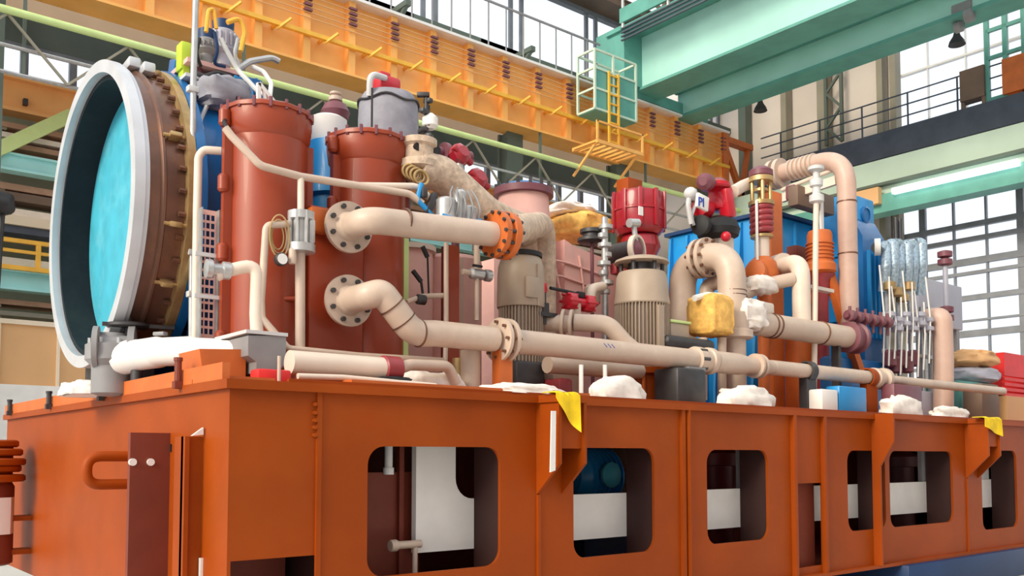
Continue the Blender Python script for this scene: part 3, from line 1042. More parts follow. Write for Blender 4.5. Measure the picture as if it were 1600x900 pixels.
# ------------------------------------------------------------------ crimson drum on neck
Yd = 1.7
c = P(998, 340, Y=Yd)
r = M(40, c)
zt, zb_ = P(998, 302, Y=Yd).z, P(998, 362, Y=Yd).z
zl = P(998, 400, Y=Yd).z
e = thing('actuator_drum', 'glossy crimson round drum on a neck behind the rain-hooded motor', 'actuator', (c.x, Yd, DK))
z3 = (zt + zb_) / 2
MB().lathe((c.x, Yd, 0), (0, 0, 1), [(r * .8, zb_ - .05), (r * .95, zb_), (r, zb_ + .04), (r, z3 - .015), (r + .014, z3 - .01), (r + .014, z3 + .012), (r, z3 + .02), (r, zt - .06), (r * .96, zt - .02), (r * .8, zt)], 48).build('drum', m_redd, e)
b = MB()
for k in range(10):
    a = 2 * math.pi * (k + .3) / 10
    b.box((c.x + math.cos(a) * (r + .01), Yd + math.sin(a) * (r + .01), z3), (.03, .05, zt - zb_ - .02), Matrix.Rotation(a, 3, 'Z'), .006)
b.split('drum_rib', m_redd, e)
q = P(1000, 330, Y=Yd - r)
MB().box((q.x, Yd - r - .012, q.z), (.07, .01, .1)).build('rating_plate', m_white, e)
MB().lathe((c.x + .02, Yd, 0), (0, 0, 1), [(.26, DK), (.26, DK + .05), (.19, DK + .08), (.19, zl), (.24, zl + .1), (r * .7, zb_ - .06)], 32).build('neck', m_redd, e)
q = P(1035, 390, Y=Yd - .1)
tag(MB().mm(q.x - .10, q.x + .16, Yd + .35, Yd + .55, DK, P(1030, 292, Y=Yd + .4).z, .01).build('steel_column', m_skid), 'red-brown square steel column right behind the crimson drum', 'column')
# hand wheel / flange before the neck
q = P(995, 390, Y=1.35)
e = thing('butterfly_valve', 'dark round valve with pale rim hanging under the crimson drum', 'valve', (q.x, q.y, q.z - .2))
MB().ringd(q, (.25, -1, 0), M(19, q), M(23, q), -.03, .03, 32).build('rim', m_tan_w, e, 'pale ring')
MB().lathe(q, (.25, -1, 0), [(M(19, q), -.02), (M(19, q), .0), (M(8, q), .05), (.02, .06)], 24).build('disk', m_plum, e)
MB().cyl(q, (q.x - .05, q.y, q.z + .3), .03).cyl((q.x - .12, q.y, q.z + .28), (q.x + .02, q.y, q.z + .3), .05).build('stem', m_steel, e)
MB().cyl(q + Vector((0, .02, 0)), q + Vector((0, .35, -.0)), .12).build('neck', m_steel_d, e)

# ------------------------------------------------------------------ lagged casings behind the motors
Yq = 2.3
c = P(818, 320, Y=Yq)
r = M(46, c)
zt = P(818, 302, Y=Yq).z
e = thing('lagged_vessel', 'rosy beige lagged vessel with maroon rim and blue dome behind the first motor', 'vessel', (c.x, Yq, DK))
MB().lathe((c.x, Yq, 0), (0, 0, 1), [(r * 1.0, DK), (r * 1.0, zt - .45), (r * .9, zt - .3), (r * .86, zt - .09), (r * .86, zt - .04)], 40).build('body', m_pink, e)
MB().lathe((c.x, Yq, 0), (0, 0, 1), [(r * .9, zt - .05), (r * 1.02, zt - .045), (r * 1.02, zt + .03), (r * .9, zt + .04)], 40).build('rim', m_plum, e, 'maroon rim')
MB().lathe((c.x, Yq, 0), (0, 0, 1), [(r * .9, zt + .03), (r * .8, zt + .07), (r * .5, zt + .1), (.02, zt + .11)], 40).build('dome', m_blue, e, 'blue dome')
MB().bolts((c.x, Yq, zt), (0, 0, 1), r * .93, 14, .02, .02, .1).split('rim_bolt', m_steel_d, e)
# broad lagged casing
p0, p1 = P(838, 480, Y=2.0), P(945, 480, Y=2.0)
zl, zr = P(838, 372, Y=2.0).z, P(935, 402, Y=2.0).z
e = thing('turbine_casing', 'broad rosy beige lagged casing with sloping creases between the two motors', 'machine casing', ((p0.x + p1.x) / 2, 2.6, DK))
b = MB()
xl_ = c.x + r + .02
prof = [(xl_, DK), (p1.x + .25, DK), (p1.x + .25, zr - .25), (p1.x, zr), (p0.x + .55, zl), (xl_, zl + .05)]
b.prism([(x, 2.0, z) for x, z in prof], (0, 1.6, 0))
b.build('lagging', m_pink, e)
b = MB()
for (xa, za, xb, zb2) in ((840, 400, 940, 430), (842, 425, 915, 445), (860, 385, 880, 480), (905, 400, 915, 478)):
    b.tube([P(xa, za, Y=1.99), P((xa + xb) / 2, (za + zb2) / 2 - 3, Y=1.985), P(xb, zb2, Y=1.99)], .014, 8)
b.split('crease', m_pink, e)
# ochre wrapped bundle on top
p = P(905, 350, Y=2.4)
z0 = zl - .02
tag(MB().blob((p.x, 2.45, p.z - .04), (M(44, p), .4, M(20, p)), .2, 2.0, 9, 30).build('wrapped_bundle', m_ywrap, None, None, 60), 'ochre paper wrapped bundle lying on the lagged casing', 'bundle')
tag(MB().blob((p.x - .1, 2.5, p.z + .16), (M(36, p), .3, M(9, p)), .2, 2.0, 12, 30).build('cloth_bundle', m_cloth, None, None, 60), 'pale cloth lying on the ochre wrapped bundle', 'cloth')
# tall pale panels behind the lower pipe
x0, x1 = P(640, 450, Y=1.6).x, P(702, 450, Y=1.6).x
zt1 = P(660, 378, Y=1.6).z
e = thing('lagged_vessel', 'pale round-topped lagged vessel right beside the second cooler', 'vessel', ((x0 + x1) / 2, 1.9, DK))
MB().lathe(((x0 + x1) / 2, 1.95, 0), (0, 0, 1), [((x1 - x0) / 2, DK), ((x1 - x0) / 2, zt1 - .05), ((x1 - x0) / 2 - .02, zt1)], 40).build('body', m_pink, e)
MB().lathe(((x0 + x1) / 2, 1.95, 0), (0, 0, 1), [((x1 - x0) / 2 + .03, zt1 - .03), ((x1 - x0) / 2 + .03, zt1 + .02), (.1, zt1 + .05)], 40).build('lid', m_tan_w, e)
x0, x1 = P(708, 450, Y=1.5).x, P(790, 450, Y=1.5).x
zt1 = P(740, 390, Y=1.5).z
e = thing('lagged_vessel', 'rosy lagged vessel standing left of the slim motor', 'vessel', ((x0 + x1) / 2, 2.0, DK))
MB().lathe(((x0 + x1) / 2, 2.0, 0), (0, 0, 1), [((x1 - x0) / 2, DK), ((x1 - x0) / 2, zt1 - .04), ((x1 - x0) / 2 - .03, zt1)], 40).build('body', m_pink, e)
b = MB()
for k in (20, 50, 75):
    a = R(180 + k)
    b.box(((x0 + x1) / 2 + math.cos(a) * (x1 - x0) / 2, 2.0 + math.sin(a) * (x1 - x0) / 2, (DK + zt1) / 2), (.03, .03, zt1 - DK - .1), Matrix.Rotation(a, 3, 'Z'))
b.split('jacket_seam', m_tan, e)
q0 = P(703, 450, Y=1.25)
tag(MB().mm(q0.x - .05, q0.x + .07, 1.2, 1.32, DK, P(703, 385, Y=1.25).z).build('steel_post', m_tank), 'red-brown steel post between the two pale lagged vessels', 'post')
q0 = P(634, 450, Y=1.1)
tag(MB().mm(q0.x - .02, q0.x + .03, 1.1, 1.16, DK, P(634, 372, Y=1.1).z).build('steel_post', m_lime), 'thin pale green steel post right of the second cooler', 'post')

# ------------------------------------------------------------------ grey covered drum, mushroom valve
Yg = 2.0
c = P(607, 180, Y=Yg)
r = M(47, c)
zt, zb_ = P(607, 150, Y=Yg).z, P(607, 222, Y=Yg).z
e = thing('covered_drum', 'grey tarpaulin covered drum above the second cooler', 'drum', (c.x, Yg, zb_ - .2))
MB().lathe((c.x, Yg, 0), (0, 0, 1), [(r * .96, zb_ - .25), (r, zb_ - .2), (r, zb_ + .2), (r * .97, zt - .08), (r * .85, zt - .01), (r * .5, zt + .03)], 40).build('cover', m_greyw, e)
b = MB()
b.tube([(c.x + r * math.cos(t), Yg + r * math.sin(t), zt - .1 + .02 * math.sin(5 * t)) for t in [k * 2 * math.pi / 40 for k in range(41)]], .012, 6)
q = P(577, 185, Y=Yg - r * .8)
b.bar((q.x, Yg - r * .96, zb_ - .1), (q.x, Yg - r * .96, zt - .1), .015)
b.build('cover_seams', m_steel_d, e)
MB().lathe((c.x, Yg, 0), (0, 0, 1), [(.22, DK), (.22, zb_ - .24)], 24).build('stem', m_blue_d, e)
q = P(603, 148, Y=Yg)
MB().box((q.x, Yg, zt + .09), (.24, .2, .16), None, .04).box((q.x - .05, Yg - .02, zt + .17), (.12, .12, .06), None, .02).build('red_cap', m_red, e, 'red cap')
MB().tube([(c.x - .1, Yg - .1, zt + .12), (c.x - .3, Yg - .15, zt + .1), (c.x - r + .02, Yg - .1, zt - .1)], .03, 10, .1).build('hose', m_grey_l, e, 'light grey hose')
Ym = 2.75
c = P(524, 178, Y=Ym)
e = thing('relief_valve', 'plum mushroom shaped relief valve on the blue vessel between the coolers', 'valve', (c.x, Ym, P(524, 225, Y=Ym).z))
z = lambda py: P(524, py, Y=Ym).z
MB().lathe((c.x, Ym, 0), (0, 0, 1), [(.04, z(195)), (.13, z(186)), (.15, z(176)), (.11, z(164)), (.06, z(160))], 24).build('cap', m_plum, e)
MB().lathe((c.x, Ym, 0), (0, 0, 1), [(.035, z(160)), (.07, z(158)), (.07, z(152)), (.03, z(150)), (.06, z(148)), (.06, z(145))], 16).build('top_knob', m_tan, e)
b = MB()
for k in range(4):
    a = R(45 + 90 * k)
    b.cyl((c.x + .09 * math.cos(a), Ym + .09 * math.sin(a), z(212)), (c.x + .09 * math.cos(a), Ym + .09 * math.sin(a), z(184)), .018, None, 8)
b.cyl((c.x, Ym, z(212)), (c.x, Ym, z(190)), .04)
b.split('yoke_post', m_tank, e)
MB().lathe((c.x, Ym, 0), (0, 0, 1), [(.2, z(216)), (.2, z(211)), (.1, z(210))], 24).build('plate', m_white, e)
MB().mm(c.x - .16, c.x + .2, Ym - .15, Ym + .15, DK, z(216)).build('body', m_blue_d, e)

# valve head on the lagged slope
Yv = 1.05
c = P(654, 240, Y=Yv)
e = thing('gate_valve', 'pale beige valve body with dark ports between the covered drum and the lagged slope', 'valve', (c.x, Yv, P(654, 262, Y=Yv).z))
MB().lathe((c.x, Yv, 0), (0, 0, 1), [(.13, c.z - .1), (.15, c.z - .06), (.12, c.z), (.15, c.z + .05), (.13, c.z + .1)], 24).lathe(c - Vector((.14, 0, 0)), (1, 0, 0), [(.05, 0), (.09, .02), (.09, .28), (.05, .3)], 20).build('body', m_tan, e)
MB().lathe(c + Vector((-.10, -.12, 0)), (0, -1, 0), [(.04, 0), (.04, .04)], 12).lathe(c + Vector((.1, -.1, .02)), (0, -1, 0), [(.04, 0), (.04, .04)], 12).split('port', m_black, e)
b = MB()
for k in range(9):
    t = k / 8
    b.box((c.x + .08 + .03 * math.sin(k * 2.2), Yv + .02 * math.cos(k * 3), c.z + .12 + .42 * t), (.05 + .03 * (k % 3), .05, .04), Matrix.Rotation(k * .7, 3, 'Z'), .008)
b.cyl((c.x + .08, Yv, c.z + .08), (c.x + .08, Yv, c.z + .55), .02)
b.build('stem', m_steel_d, e)
q = P(672, 190, Y=Yv)
MB().lathe((q.x, Yv, q.z - .07), (0, 0, 1), [(.04, 0), (.07, .03), (.07, .1), (.03, .14)], 16).cyl((q.x, Yv, q.z - .03), (c.x + .08, Yv, q.z - .03), .02).build('gauge', m_white, e)
# brass-coloured loop of tubing under it
b = MB()
for k in range(4):
    q = P(640 + 4 * k, 268 + 4 * k, Y=Yv - .15)
    b.tube([q + Vector((.07 * math.cos(t), -.02 * k, .06 * math.sin(t) - .0)) for t in [j * 2 * math.pi / 18 for j in range(19)]], .012, 6)
tag(b.build('coiled_tube', m_brass), 'coil of brass tubing under the pale valve beside the second cooler', 'tubing')

# red handled valves on the slope
for i, (px, py, lab) in enumerate(((718, 245, 'crimson valve handwheel just right of the covered drum valve'), (745, 283, 'crimson valve handwheel left of the blue domed vessel'))):
    Yh = 1.6
    c = P(px, py, Y=Yh)
    e = thing('hand_valve', lab, 'valve', (c.x, Yh, c.z - .45), 'crimson valves above the lagged slope')
    MB().lathe(c + Vector((0, .05, 0)), (0, -1, .3), [(.05, 0), (.11, .02), (.11, .1), (.06, .14)], 8).box(c + Vector((.0, -.05, .0)), (.26, .06, .06), Matrix.Rotation(.5, 3, 'Y'), .015).build('handle', m_redd, e)
    MB().cyl((c.x, Yh, c.z - .06), (c.x, Yh, c.z - .7), .045).lathe((c.x, Yh, c.z - .3), (0, 0, 1), [(.05, 0), (.09, .02), (.09, .12), (.05, .14)], 16).build('body', m_steel, e)
# dark horizontal pipe behind
tag(MB().tube([P(682, 238, Y=1.8), P(735, 246, Y=1.8)], .06, 14).cyl(P(712, 242, Y=1.8), Vector((P(712, 242, Y=1.8).x, 1.8, DK)), .04).lathe(P(690, 239, Y=1.8), (1, 0, 0), [(.07, 0), (.11, .01), (.11, .06), (.07, .07)], 16).build('dark_pipe', m_plum), 'short dark plum pipe behind the crimson valve handwheel', 'pipe')
# bundle of silver instruments on the upper pipe
c = P(715, 330, Y=.62)
e = thing('instrument_cluster', 'silver instrument cluster with wrapped hoses on the upper beige pipe', 'instrument', (c.x, c.y, c.z - .14))
b = MB()
for (dx, dz, rr, hh) in ((-.12, -.02, .085, .22), (.02, .04, .06, .28), (.12, -.03, .075, .18)):
    b.lathe((c.x + dx, c.y, c.z + dz - hh / 2), (0, 0, 1), [(rr * .7, 0), (rr, .02), (rr, hh - .02), (rr * .7, hh)], 18)
b.split('body', m_steel, e)
b = MB()
for k in range(5):
    b.tube([c + Vector((-.16 + .08 * k, -.05, -.12)), c + Vector((-.13 + .075 * k, -.10, .02)), c + Vector((-.12 + .07 * k, -.06, .12)), c + Vector((-.05 + .05 * k, 0, .2))], .009, 8, .1)
b.split('hose', m_grey, e)
b = MB()
b.tube([c + Vector((-.2, -.06, -.08)), c + Vector((0, -.12, -.13)), c + Vector((.2, -.06, -.06))], .02, 8, .08)
b.build('cable', m_blue2, e, 'bright blue cable')
c = P(668, 315, Y=.70)
e = thing('cable_clamp', 'small blue clipped cable bunch at the end of the thin sloping pipe', 'cable', (c.x, c.y, c.z - .15))
MB().tube([c + Vector((-.06, 0, .14)), c + Vector((-.1, 0, 0)), c + Vector((0, -.03, -.1)), c + Vector((.1, 0, -.16))], .022, 8, .06).build('cable', m_blue2, e)
MB().box(c + Vector((.02, -.02, -.02)), (.06, .05, .2), Matrix.Rotation(.4, 3, 'Y'), .01).box(c + Vector((-.05, -.02, .06)), (.05, .05, .08), None, .01).build('clips', m_steel_d, e)

# ------------------------------------------------------------------ thin pipes in front of the coolers
def pipe(name, pts, r, m, label, bend=.1, cat='pipe', seg=12, group=None):
    return tag(MB().tube(PL(pts), r, seg, bend).build(name, m), label, cat, group)


pipe('thin_pipe', [(352, 200, .92), (362, 213, .9), (407, 259, .82), (470, 276, .8), (640, 303, .72), (660, 318, .7)], .030, m_tan, 'long thin beige pipe sloping across both coolers from the first cooler edge', .1)
pipe('thin_pipe', [(560, 290, .78), (652, 291, .75), (672, 310, .72), (690, 340, .70)], .028, m_tan_w, 'thin pale pipe running level above the upper bolted flange', .12)
pipe('thin_pipe', [(470, 278, .8), (470, 330, .8)], .026, m_tan_w, 'thin upright pipe above the silver valve block', 0)
pipe('thin_pipe', [(469, 392, .8), (469, 539, .8), (469, 552, .8)], .038, m_tan, 'thin upright beige pipe below the silver valve block', 0)
pipe('thin_pipe', [(452, 350, .80), (416, 352, .80), (408, 470, .80), (409, 497, .80), (450, 545, .75), (560, 556, .7), (692, 564, .65)], .028, m_tan, 'thin beige pipe dropping from the silver valve block and running along the deck', .06)
pipe('elbow_pipe', [(338, 430, .9), (352, 424, .88), (402, 412, .82), (400, 492, .82), (402, 532, .82)], .048, m_tan_w, 'pale elbow pipe standing on the grey box before the first cooler', .1, 'pipe', 16)
c = P(355, 423, Y=.87)
e = MB().lathe(c - Vector((.16, -.02, 0)), (1, -.1, 0), [(.03, 0), (.07, .01), (.07, .05), (.045, .06), (.045, .12), (.065, .13), (.065, .18), (.04, .19)], 18)
tag(e.build('pipe_fitting', m_steel), 'silver pipe fitting on the edge of the first cooler', 'fitting')
pipe('bent_pipe', [(346, 236, 1.35), (318, 234, 1.4), (310, 245, 1.42), (308, 330, 1.42), (305, 560, 1.42)], .032, m_tan_w, 'pale bent pipe like a walking stick left of the first cooler', .1)
pipe('tall_pole', [(307, -40, 1.75), (302, 130, 1.75), (299, 560, 1.75)], .026, m_steel, 'tall thin silver pole standing before the blue casing', 0, 'pole')
b = MB()
for py in (140, 330, 395, 460):
    q = P(301, py, Y=1.75)
    b.box(q, (.09, .07, .05), None, .008)
tag(b.build('pole_clamp', m_grey_l), 'set of pale clamps on the tall silver pole', 'clamp')
# perforated cable tray
p0, p1 = P(313, 330, Y=1.36), P(338, 330, Y=1.36)
zt, zb_ = P(325, 328, Y=1.36).z, P(325, 530, Y=1.36).z
zb_ = max(zb_, DK)
e = thing('cable_tray', 'upright rusty perforated cable tray left of the first cooler', 'cable tray', ((p0.x + p1.x) / 2, 1.36, zb_))
hs = []
ux = Vector((1, 0, 0))
w = p1.x - p0.x
for k in range(15):
    for j in range(3):
        cx, cz = p0.x + w * (.2 + .3 * j), zb_ + .06 + (zt - zb_ - .12) * k / 14
        hs.append([Vector((cx - .014, 1.36, cz - .022)), Vector((cx + .014, 1.36, cz - .022)), Vector((cx + .014, 1.36, cz + .022)), Vector((cx - .014, 1.36, cz + .022))])
MB().holed([Vector((p0.x, 1.36, zb_)), Vector((p1.x, 1.36, zb_)), Vector((p1.x, 1.36, zt)), Vector((p0.x, 1.36, zt))], hs, (0, .006, 0)).build('perforated_web', m_pink, e)
MB().mm(p0.x - .012, p0.x, 1.30, 1.37, zb_, zt).mm(p1.x, p1.x + .012, 1.30, 1.37, zb_, zt).build('side_rail', m_steel, e)
b = MB()
for t in (.3, .62):
    z_ = zb_ + (zt - zb_) * t
    b.mm(p0.x - .06, p1.x + .06, 1.28, 1.31, z_, z_ + .03)
b.split('cross_strap', m_grey_l, e)

# silver valve block with gauge
Yb = .8
c = P(470, 362, Y=Yb)
e = thing('valve_block', 'silver upright valve block with round gauge before the first cooler', 'valve', (c.x, Yb, c.z - .2))
MB().lathe((c.x, Yb, 0), (0, 0, 1), [(.06, c.z - .17), (.11, c.z - .16), (.11, c.z - .10), (.07, c.z - .09), (.07, c.z + .08), (.10, c.z + .09), (.10, c.z + .15), (.06, c.z + .16)], 24).build('body', m_steel, e)
b = MB().bolts((c.x, Yb, c.z), (0, 0, 1), .088, 8, .016, -.16, .15)
b.box((c.x + .06, Yb - .05, c.z), (.05, .05, .18), None, .01)
b.build('tie_bolts', m_steel, e)
g = P(440, 405, Y=Yb - .06)
gc_ = MB().lathe(g + Vector((0, .03, 0)), (0, -1, 0), [(.03, 0), (.05, .0), (.05, .04), (.045, .045)], 20).build('gauge_case', m_steel_d, e)
MB().lathe(g + Vector((0, -.01, 0)), (0, -1, 0), [(.04, 0), (.04, .008)], 20).build('gauge_dial', m_white, gc_, 'white round dial')
MB().lathe(P(457, 400, Y=Yb - .04) - Vector((0, 0, .06)), (0, 0, 1), [(.025, 0), (.03, .02), (.03, .1), (.02, .12)], 12).build('plug', m_tan, e)
q = P(434, 370, Y=Yb)
b = MB()
for k in range(3):
    rr = .06 + .02 * k
    b.tube([q + Vector((rr * .8 * math.cos(t), -.015 * k, rr * 1.6 * math.sin(t))) for t in [j * 2 * math.pi / 24 for j in range(25)]], .006, 6)
b.bar(q + Vector((0, 0, -.15)), g + Vector((0, 0, .04)), .012)
b.build('capillary_loop', m_brass, e, 'thin brass capillary loops')
pipe('red_stub', [(440, 467, 1.0), (470, 467, .95)], .02, m_tank, 'short red stub pipe between the coolers at mid height', 0)

# corner equipment: grey box, white hose, orange bracket block
q0, q1 = P(388, 525, Y=.5), P(447, 525, Y=.5)
zt, zb_ = P(415, 522, Y=.5).z, P(415, 583, Y=.5).z
e = thing('junction_box', 'grey steel box with wedge end on the near corner of the deck', 'box', ((q0.x + q1.x) / 2, .75, DK))
b = MB()
b.prism([(q0.x, .5, zt - .02), (q1.x, .5, zt), (q1.x, .5, zt - .20), (q1.x - .08, .5, zb_), (q1.x - .22, .5, zb_), (q1.x - .22, .5, zt - .2), (q0.x, .5, zt - .16)], (0, .55, 0))
b.build('body', m_grey, e)
MB().mm(q0.x - .02, q1.x + .01, .49, 1.06, zt - .005, zt + .02).build('lid', m_grey_l, e)
MB().mm(q1.x - .2, q1.x - .1, .55, .65, DK, zb_ + .02).mm(q0.x + .02, q0.x + .1, .9, 1.0, DK, zt - .15).split('leg', m_steel_d, e)
# orange block under it
y0 = .62
bx0, bx1 = P(318, 570, Y=y0).x, P(384, 570, Y=y0).x
bzt = P(372, 545, Y=y0).z
e = thing('bracket_block', 'orange primed bracket block at the near corner carrying the white hose', 'bracket', ((bx0 + bx1) / 2, y0 + .2, DK))
MB().prism([(bx0 + .02, y0, DK), (bx1, y0, DK), (bx1, y0, bzt), (bx0 - .03, y0, bzt - .02), (bx0 - .01, y0, DK + .12)], (0, .4, 0)).build('body', m_orange, e)
MB().mm(bx0 - .1, bx1 + .03, y0 - .06, y0 + .5, DK, DK + .03).build('foot', m_orange, e)
# white hose from valve at left
hz = P(250, 556, Y=1.4).z
hp = PL([(190, 560, 2.1), (215, 555, 1.95), (250, 550, 1.6), (300, 548, 1.2), (345, 550, .95), (381, 549, .78)])
e = thing('white_hose', 'fat white hose from the dark valve along the base end to the orange block', 'hose', (hp[2].x, hp[2].y, DK))
MB().tube(hp, lambda s: .135 - .05 * s, 24, .3, 8).build('hose', m_white, e)
MB().lathe(hp[-1] - Vector((.0, 0, 0)), hp[-1] - hp[-2], [(.06, 0), (.065, .01), (.065, .1), (.05, .11)], 18).build('end_cap', m_white, e)
MB().box(hp[2] + Vector((.0, -.0, .14)), (.1, .06, .03), Matrix.Rotation(-1, 3, 'Z'), .008).build('clip', m_grey, e)
MB().cyl((hp[1].x, hp[1].y, DK), (hp[1].x, hp[1].y, hp[1].z - .1), .05).cyl((hp[3].x, hp[3].y, DK), (hp[3].x, hp[3].y, hp[3].z - .08), .03).split('prop', m_steel_d, e)
c = P(185, 545, Y=2.2)
e = thing('globe_valve', 'dark grey valve with flat handwheel at the foot of the big intake duct', 'valve', (c.x, c.y, DK))
MB().lathe((c.x - .05, 2.2, 0), (0, 0, 1), [(.1, DK), (.15, DK + .02), (.15, c.z - .15), (.2, c.z - .1), (.2, c.z + .02), (.12, c.z + .06), (.1, c.z + .12)], 24).lathe(c - Vector((.2, 0, 0)), (1, -.4, 0), [(.1, 0), (.17, .01), (.17, .05), (.1, .06), (.1, .26), (.18, .27), (.18, .32), (.1, .33)], 24).build('body', m_grey, e)
q = P(200, 513, Y=2.2)
MB().lathe((q.x, 2.2, q.z), (0, 0, 1), [(.15, 0), (.17, .01), (.17, .03), (.15, .04)], 28).bar((q.x - .2, 2.2, q.z + .02), (q.x + .34, 2.1, q.z + .02), .05, .03).cyl((q.x, 2.2, c.z + .1), (q.x, 2.2, q.z + .09), .03).build('handwheel', m_steel_d, e)
b = MB()
b.bolts((c.x - .05, 2.2, c.z + .02), (0, 0, 1), .17, 8, .016, -.08, .05)
b.split('bolt', m_steel, e)
bag(98, 165, 596, 640, 2.6, 'white sack on the base end under the big intake duct', seed=7, thick=.3)

# low pipes along the deck near the first window
lp = PL([(452, 566, .32), (600, 580, .32)])
e = thing('capped_pipe', 'white level pipe with plum cap lying low along the deck edge', 'pipe', ((lp[0] + lp[1]) / 2 - Vector((0, 0, .15))))
lp[1].z = lp[0].z
MB().tube(lp, .085, 22).build('pipe_run', m_tan_w, e)
MB().lathe(lp[1] - Vector((.02, 0, 0)), (1, 0, 0), [(.088, 0), (.10, .01), (.10, .14), (.06, .16)], 22).build('end_cap', m_spring, e, 'plum end cap')
b = MB()
for t in (.12, .85):
    x = lp[0].x + (lp[1].x - lp[0].x) * t
    b.mm(x - .03, x + .03, .28, .36, DK, lp[0].z - .07)
b.split('saddle', m_orange, e)
pipe('elbow_pipe', [(605, 592, .30), (618, 578, .31), (640, 570, .33), (700, 572, .4), (712, 600, .42)], .045, m_tan, 'rosy beige elbow pipe beside the plum capped pipe', .1, 'pipe', 14)
pipe('low_pipe', [(465, 588, .2), (535, 590, .2), (680, 603, .2)], .022, m_tan_w, 'thin pale pipe lying lowest along the deck edge', 0)
tag(MB().blob(P(562, 600, Y=.25) + Vector((.3, 0, .04)), (.14, .06, .03), .2, 3, 3, 20).build('glove', m_black), 'small black glove-like rag lying by the plum capped pipe', 'rag')
# small red box and white cap at the corner
q = P(425, 578, Y=.25)
tag(MB().mm(q.x - .12, q.x + .12, .2, .34, DK, DK + .1, .015).build('red_box', m_crate), 'small red box on the near corner of the deck', 'box')
q = P(436, 585, Y=.1)
tag(MB().cyl((q.x, .1, DK), (q.x, .1, DK + .18), .012).build('stud', m_tan), 'thin pale stud at the near corner of the deck', 'stud')
q = P(362, 583, Y=.3)
# drain cluster left of the flange pair
pipe('drip_pipe', [(697, 380, .95), (697, 520, .9), (695, 590, .8), (695, 606, .8)], .022, m_tan, 'thin upright drip pipe before the lower pipe', .0)
c = P(690, 460, Y=.95)
e = thing('cross_fitting', 'small valve cross with lever on the pale lagged vessel', 'fitting', (c.x, c.y, c.z - .1))
MB().tube(PL([(636, 472, .98), (660, 463, .96), (692, 462, .95)]), .024, 10).build('arm', m_tan, e)
MB().lathe(P(657, 468, Y=.96) - Vector((.04, 0, 0)), (1, 0, 0), [(.03, 0), (.045, .01), (.045, .08), (.03, .09)], 12).build('nut', m_steel_d, e)
MB().bar(P(645, 423, Y=.96), P(658, 440, Y=.96), .03).bar(P(658, 440, Y=.96), P(661, 462, Y=.96), .016).build('lever', m_black, e, 'black lever')
MB().bar(P(660, 385, Y=.97), P(668, 402, Y=.97), .03).bar(P(668, 402, Y=.97), P(670, 462, Y=.97), .012).build('lever', m_black, e)
c = P(745, 428, Y=.95)
e = thing('needle_valve', 'small silver needle valve with hanging pipe left of the slim motor', 'valve', (c.x, c.y, c.z - .4))
MB().lathe(c - Vector((.08, 0, 0)), (1, 0, 0), [(.03, 0), (.05, .02), (.05, .14), (.03, .16)], 14).lathe(c - Vector((-.09, 0, 0)), (1, 0, 0), [(.03, 0), (.055, .01), (.055, .06), (.03, .07)], 14).build('body', m_steel, e)
MB().cyl(c - Vector((0, 0, .02)), c - Vector((0, 0, .42)), .02).cyl(c - Vector((.16, 0, .0)), c - Vector((.08, 0, .0)), .025).cyl(c + Vector((0, 0, .02)), c + Vector((0, 0, .3)), .03).build('tail_pipe', m_tan, e)
MB().bar(c + Vector((-.08, -.05, .06)), c + Vector((.02, -.05, .06)), .02).build('lever', m_black, e)

# red lever valve between the motors, with black handle
Yl = 1.0
c = P(900, 472, Y=Yl)
e = thing('lever_valve', 'red double valve with long black lever above the branch flange', 'valve', (c.x, Yl, c.z - .2))
b = MB()
for dx in (-.14, .10):
    b.lathe(c + Vector((dx, .0, 0)), (1, 0, 0), [(.05, 0), (.085, .02), (.085, .10), (.05, .12)], 14)
    b.bolts(c + Vector((dx + .06, 0, 0)), (1, 0, 0), .075, 6, .014, -.07, .07)
b.cyl(c - Vector((.1, 0, 0)), c + Vector((.14, 0, 0)), .05)
b.build('body', m_red, e)
MB().tube([P(860, 450, Y=Yl - .05), P(880, 454, Y=Yl - .03), P(905, 460, Y=Yl)], .017, 8).box(P(905, 461, Y=Yl), (.10, .08, .06), None, .01).build('lever', m_black, e, 'black lever')
MB().cyl(c - Vector((0, 0, .02)), c - Vector((0, 0, .25)), .05).build('neck', m_tan, e)
c = P(850, 450, Y=1.0)
e = thing('small_tap', 'tiny red tap on a white pedestal right of the slim motor', 'tap', (c.x, 1.0, c.z - .3))
MB().box(c, (.05, .05, .1), None, .012).build('handle', m_red, e)
MB().cyl(c, c - Vector((0, 0, .35)), .022).box(c - Vector((0, 0, .26)), (.26, .1, .04)).cyl(c - Vector((0, 0, .15)), c - Vector((0, 0, .24)), .05).build('stem', m_steel_d, e)
# dark handwheel with thin stem and mixed fittings left of crimson drum
Yn = 1.5
c = P(925, 372, Y=Yn)
e = thing('handwheel_valve', 'dark handwheel valve on a tall thin stem left of the crimson drum', 'valve', (c.x, Yn, DK))
MB().lathe(c + Vector((0, 0, -.06)), (0, 0, 1), [(.13, 0), (.16, .02), (.16, .05), (.1, .07), (.1, .1), (.13, .11), (.13, .15), (.04, .17)], 24).build('handwheel', m_steel_d, e)
MB().cyl((c.x, Yn, DK), (c.x, Yn, c.z), .02).build('stem', m_plum, e)
b = MB()
MB().lathe((c.x, Yn, c.z - .75), (0, 0, 1), [(.05, 0), (.09, .04), (.09, .2), (.05, .24)], 16).build('body', m_tan, e)
c = P(945, 405, Y=1.3)
e = thing('fitting_stack', 'stack of ringed silver fittings left of the dark round valve', 'fitting', (c.x, 1.3, DK))
b = MB()
for k in range(8):
    z_ = c.z - .38 + .1 * k
    b.lathe((c.x + .03 * math.sin(k * 1.9), 1.3, z_), (0, 0, 1), [(.04, 0), (.055 + .02 * (k % 2), .01), (.055 + .02 * (k % 2), .05), (.04, .06)], 14)
b.cyl((c.x, 1.3, DK), (c.x, 1.3, c.z + .45), .035)
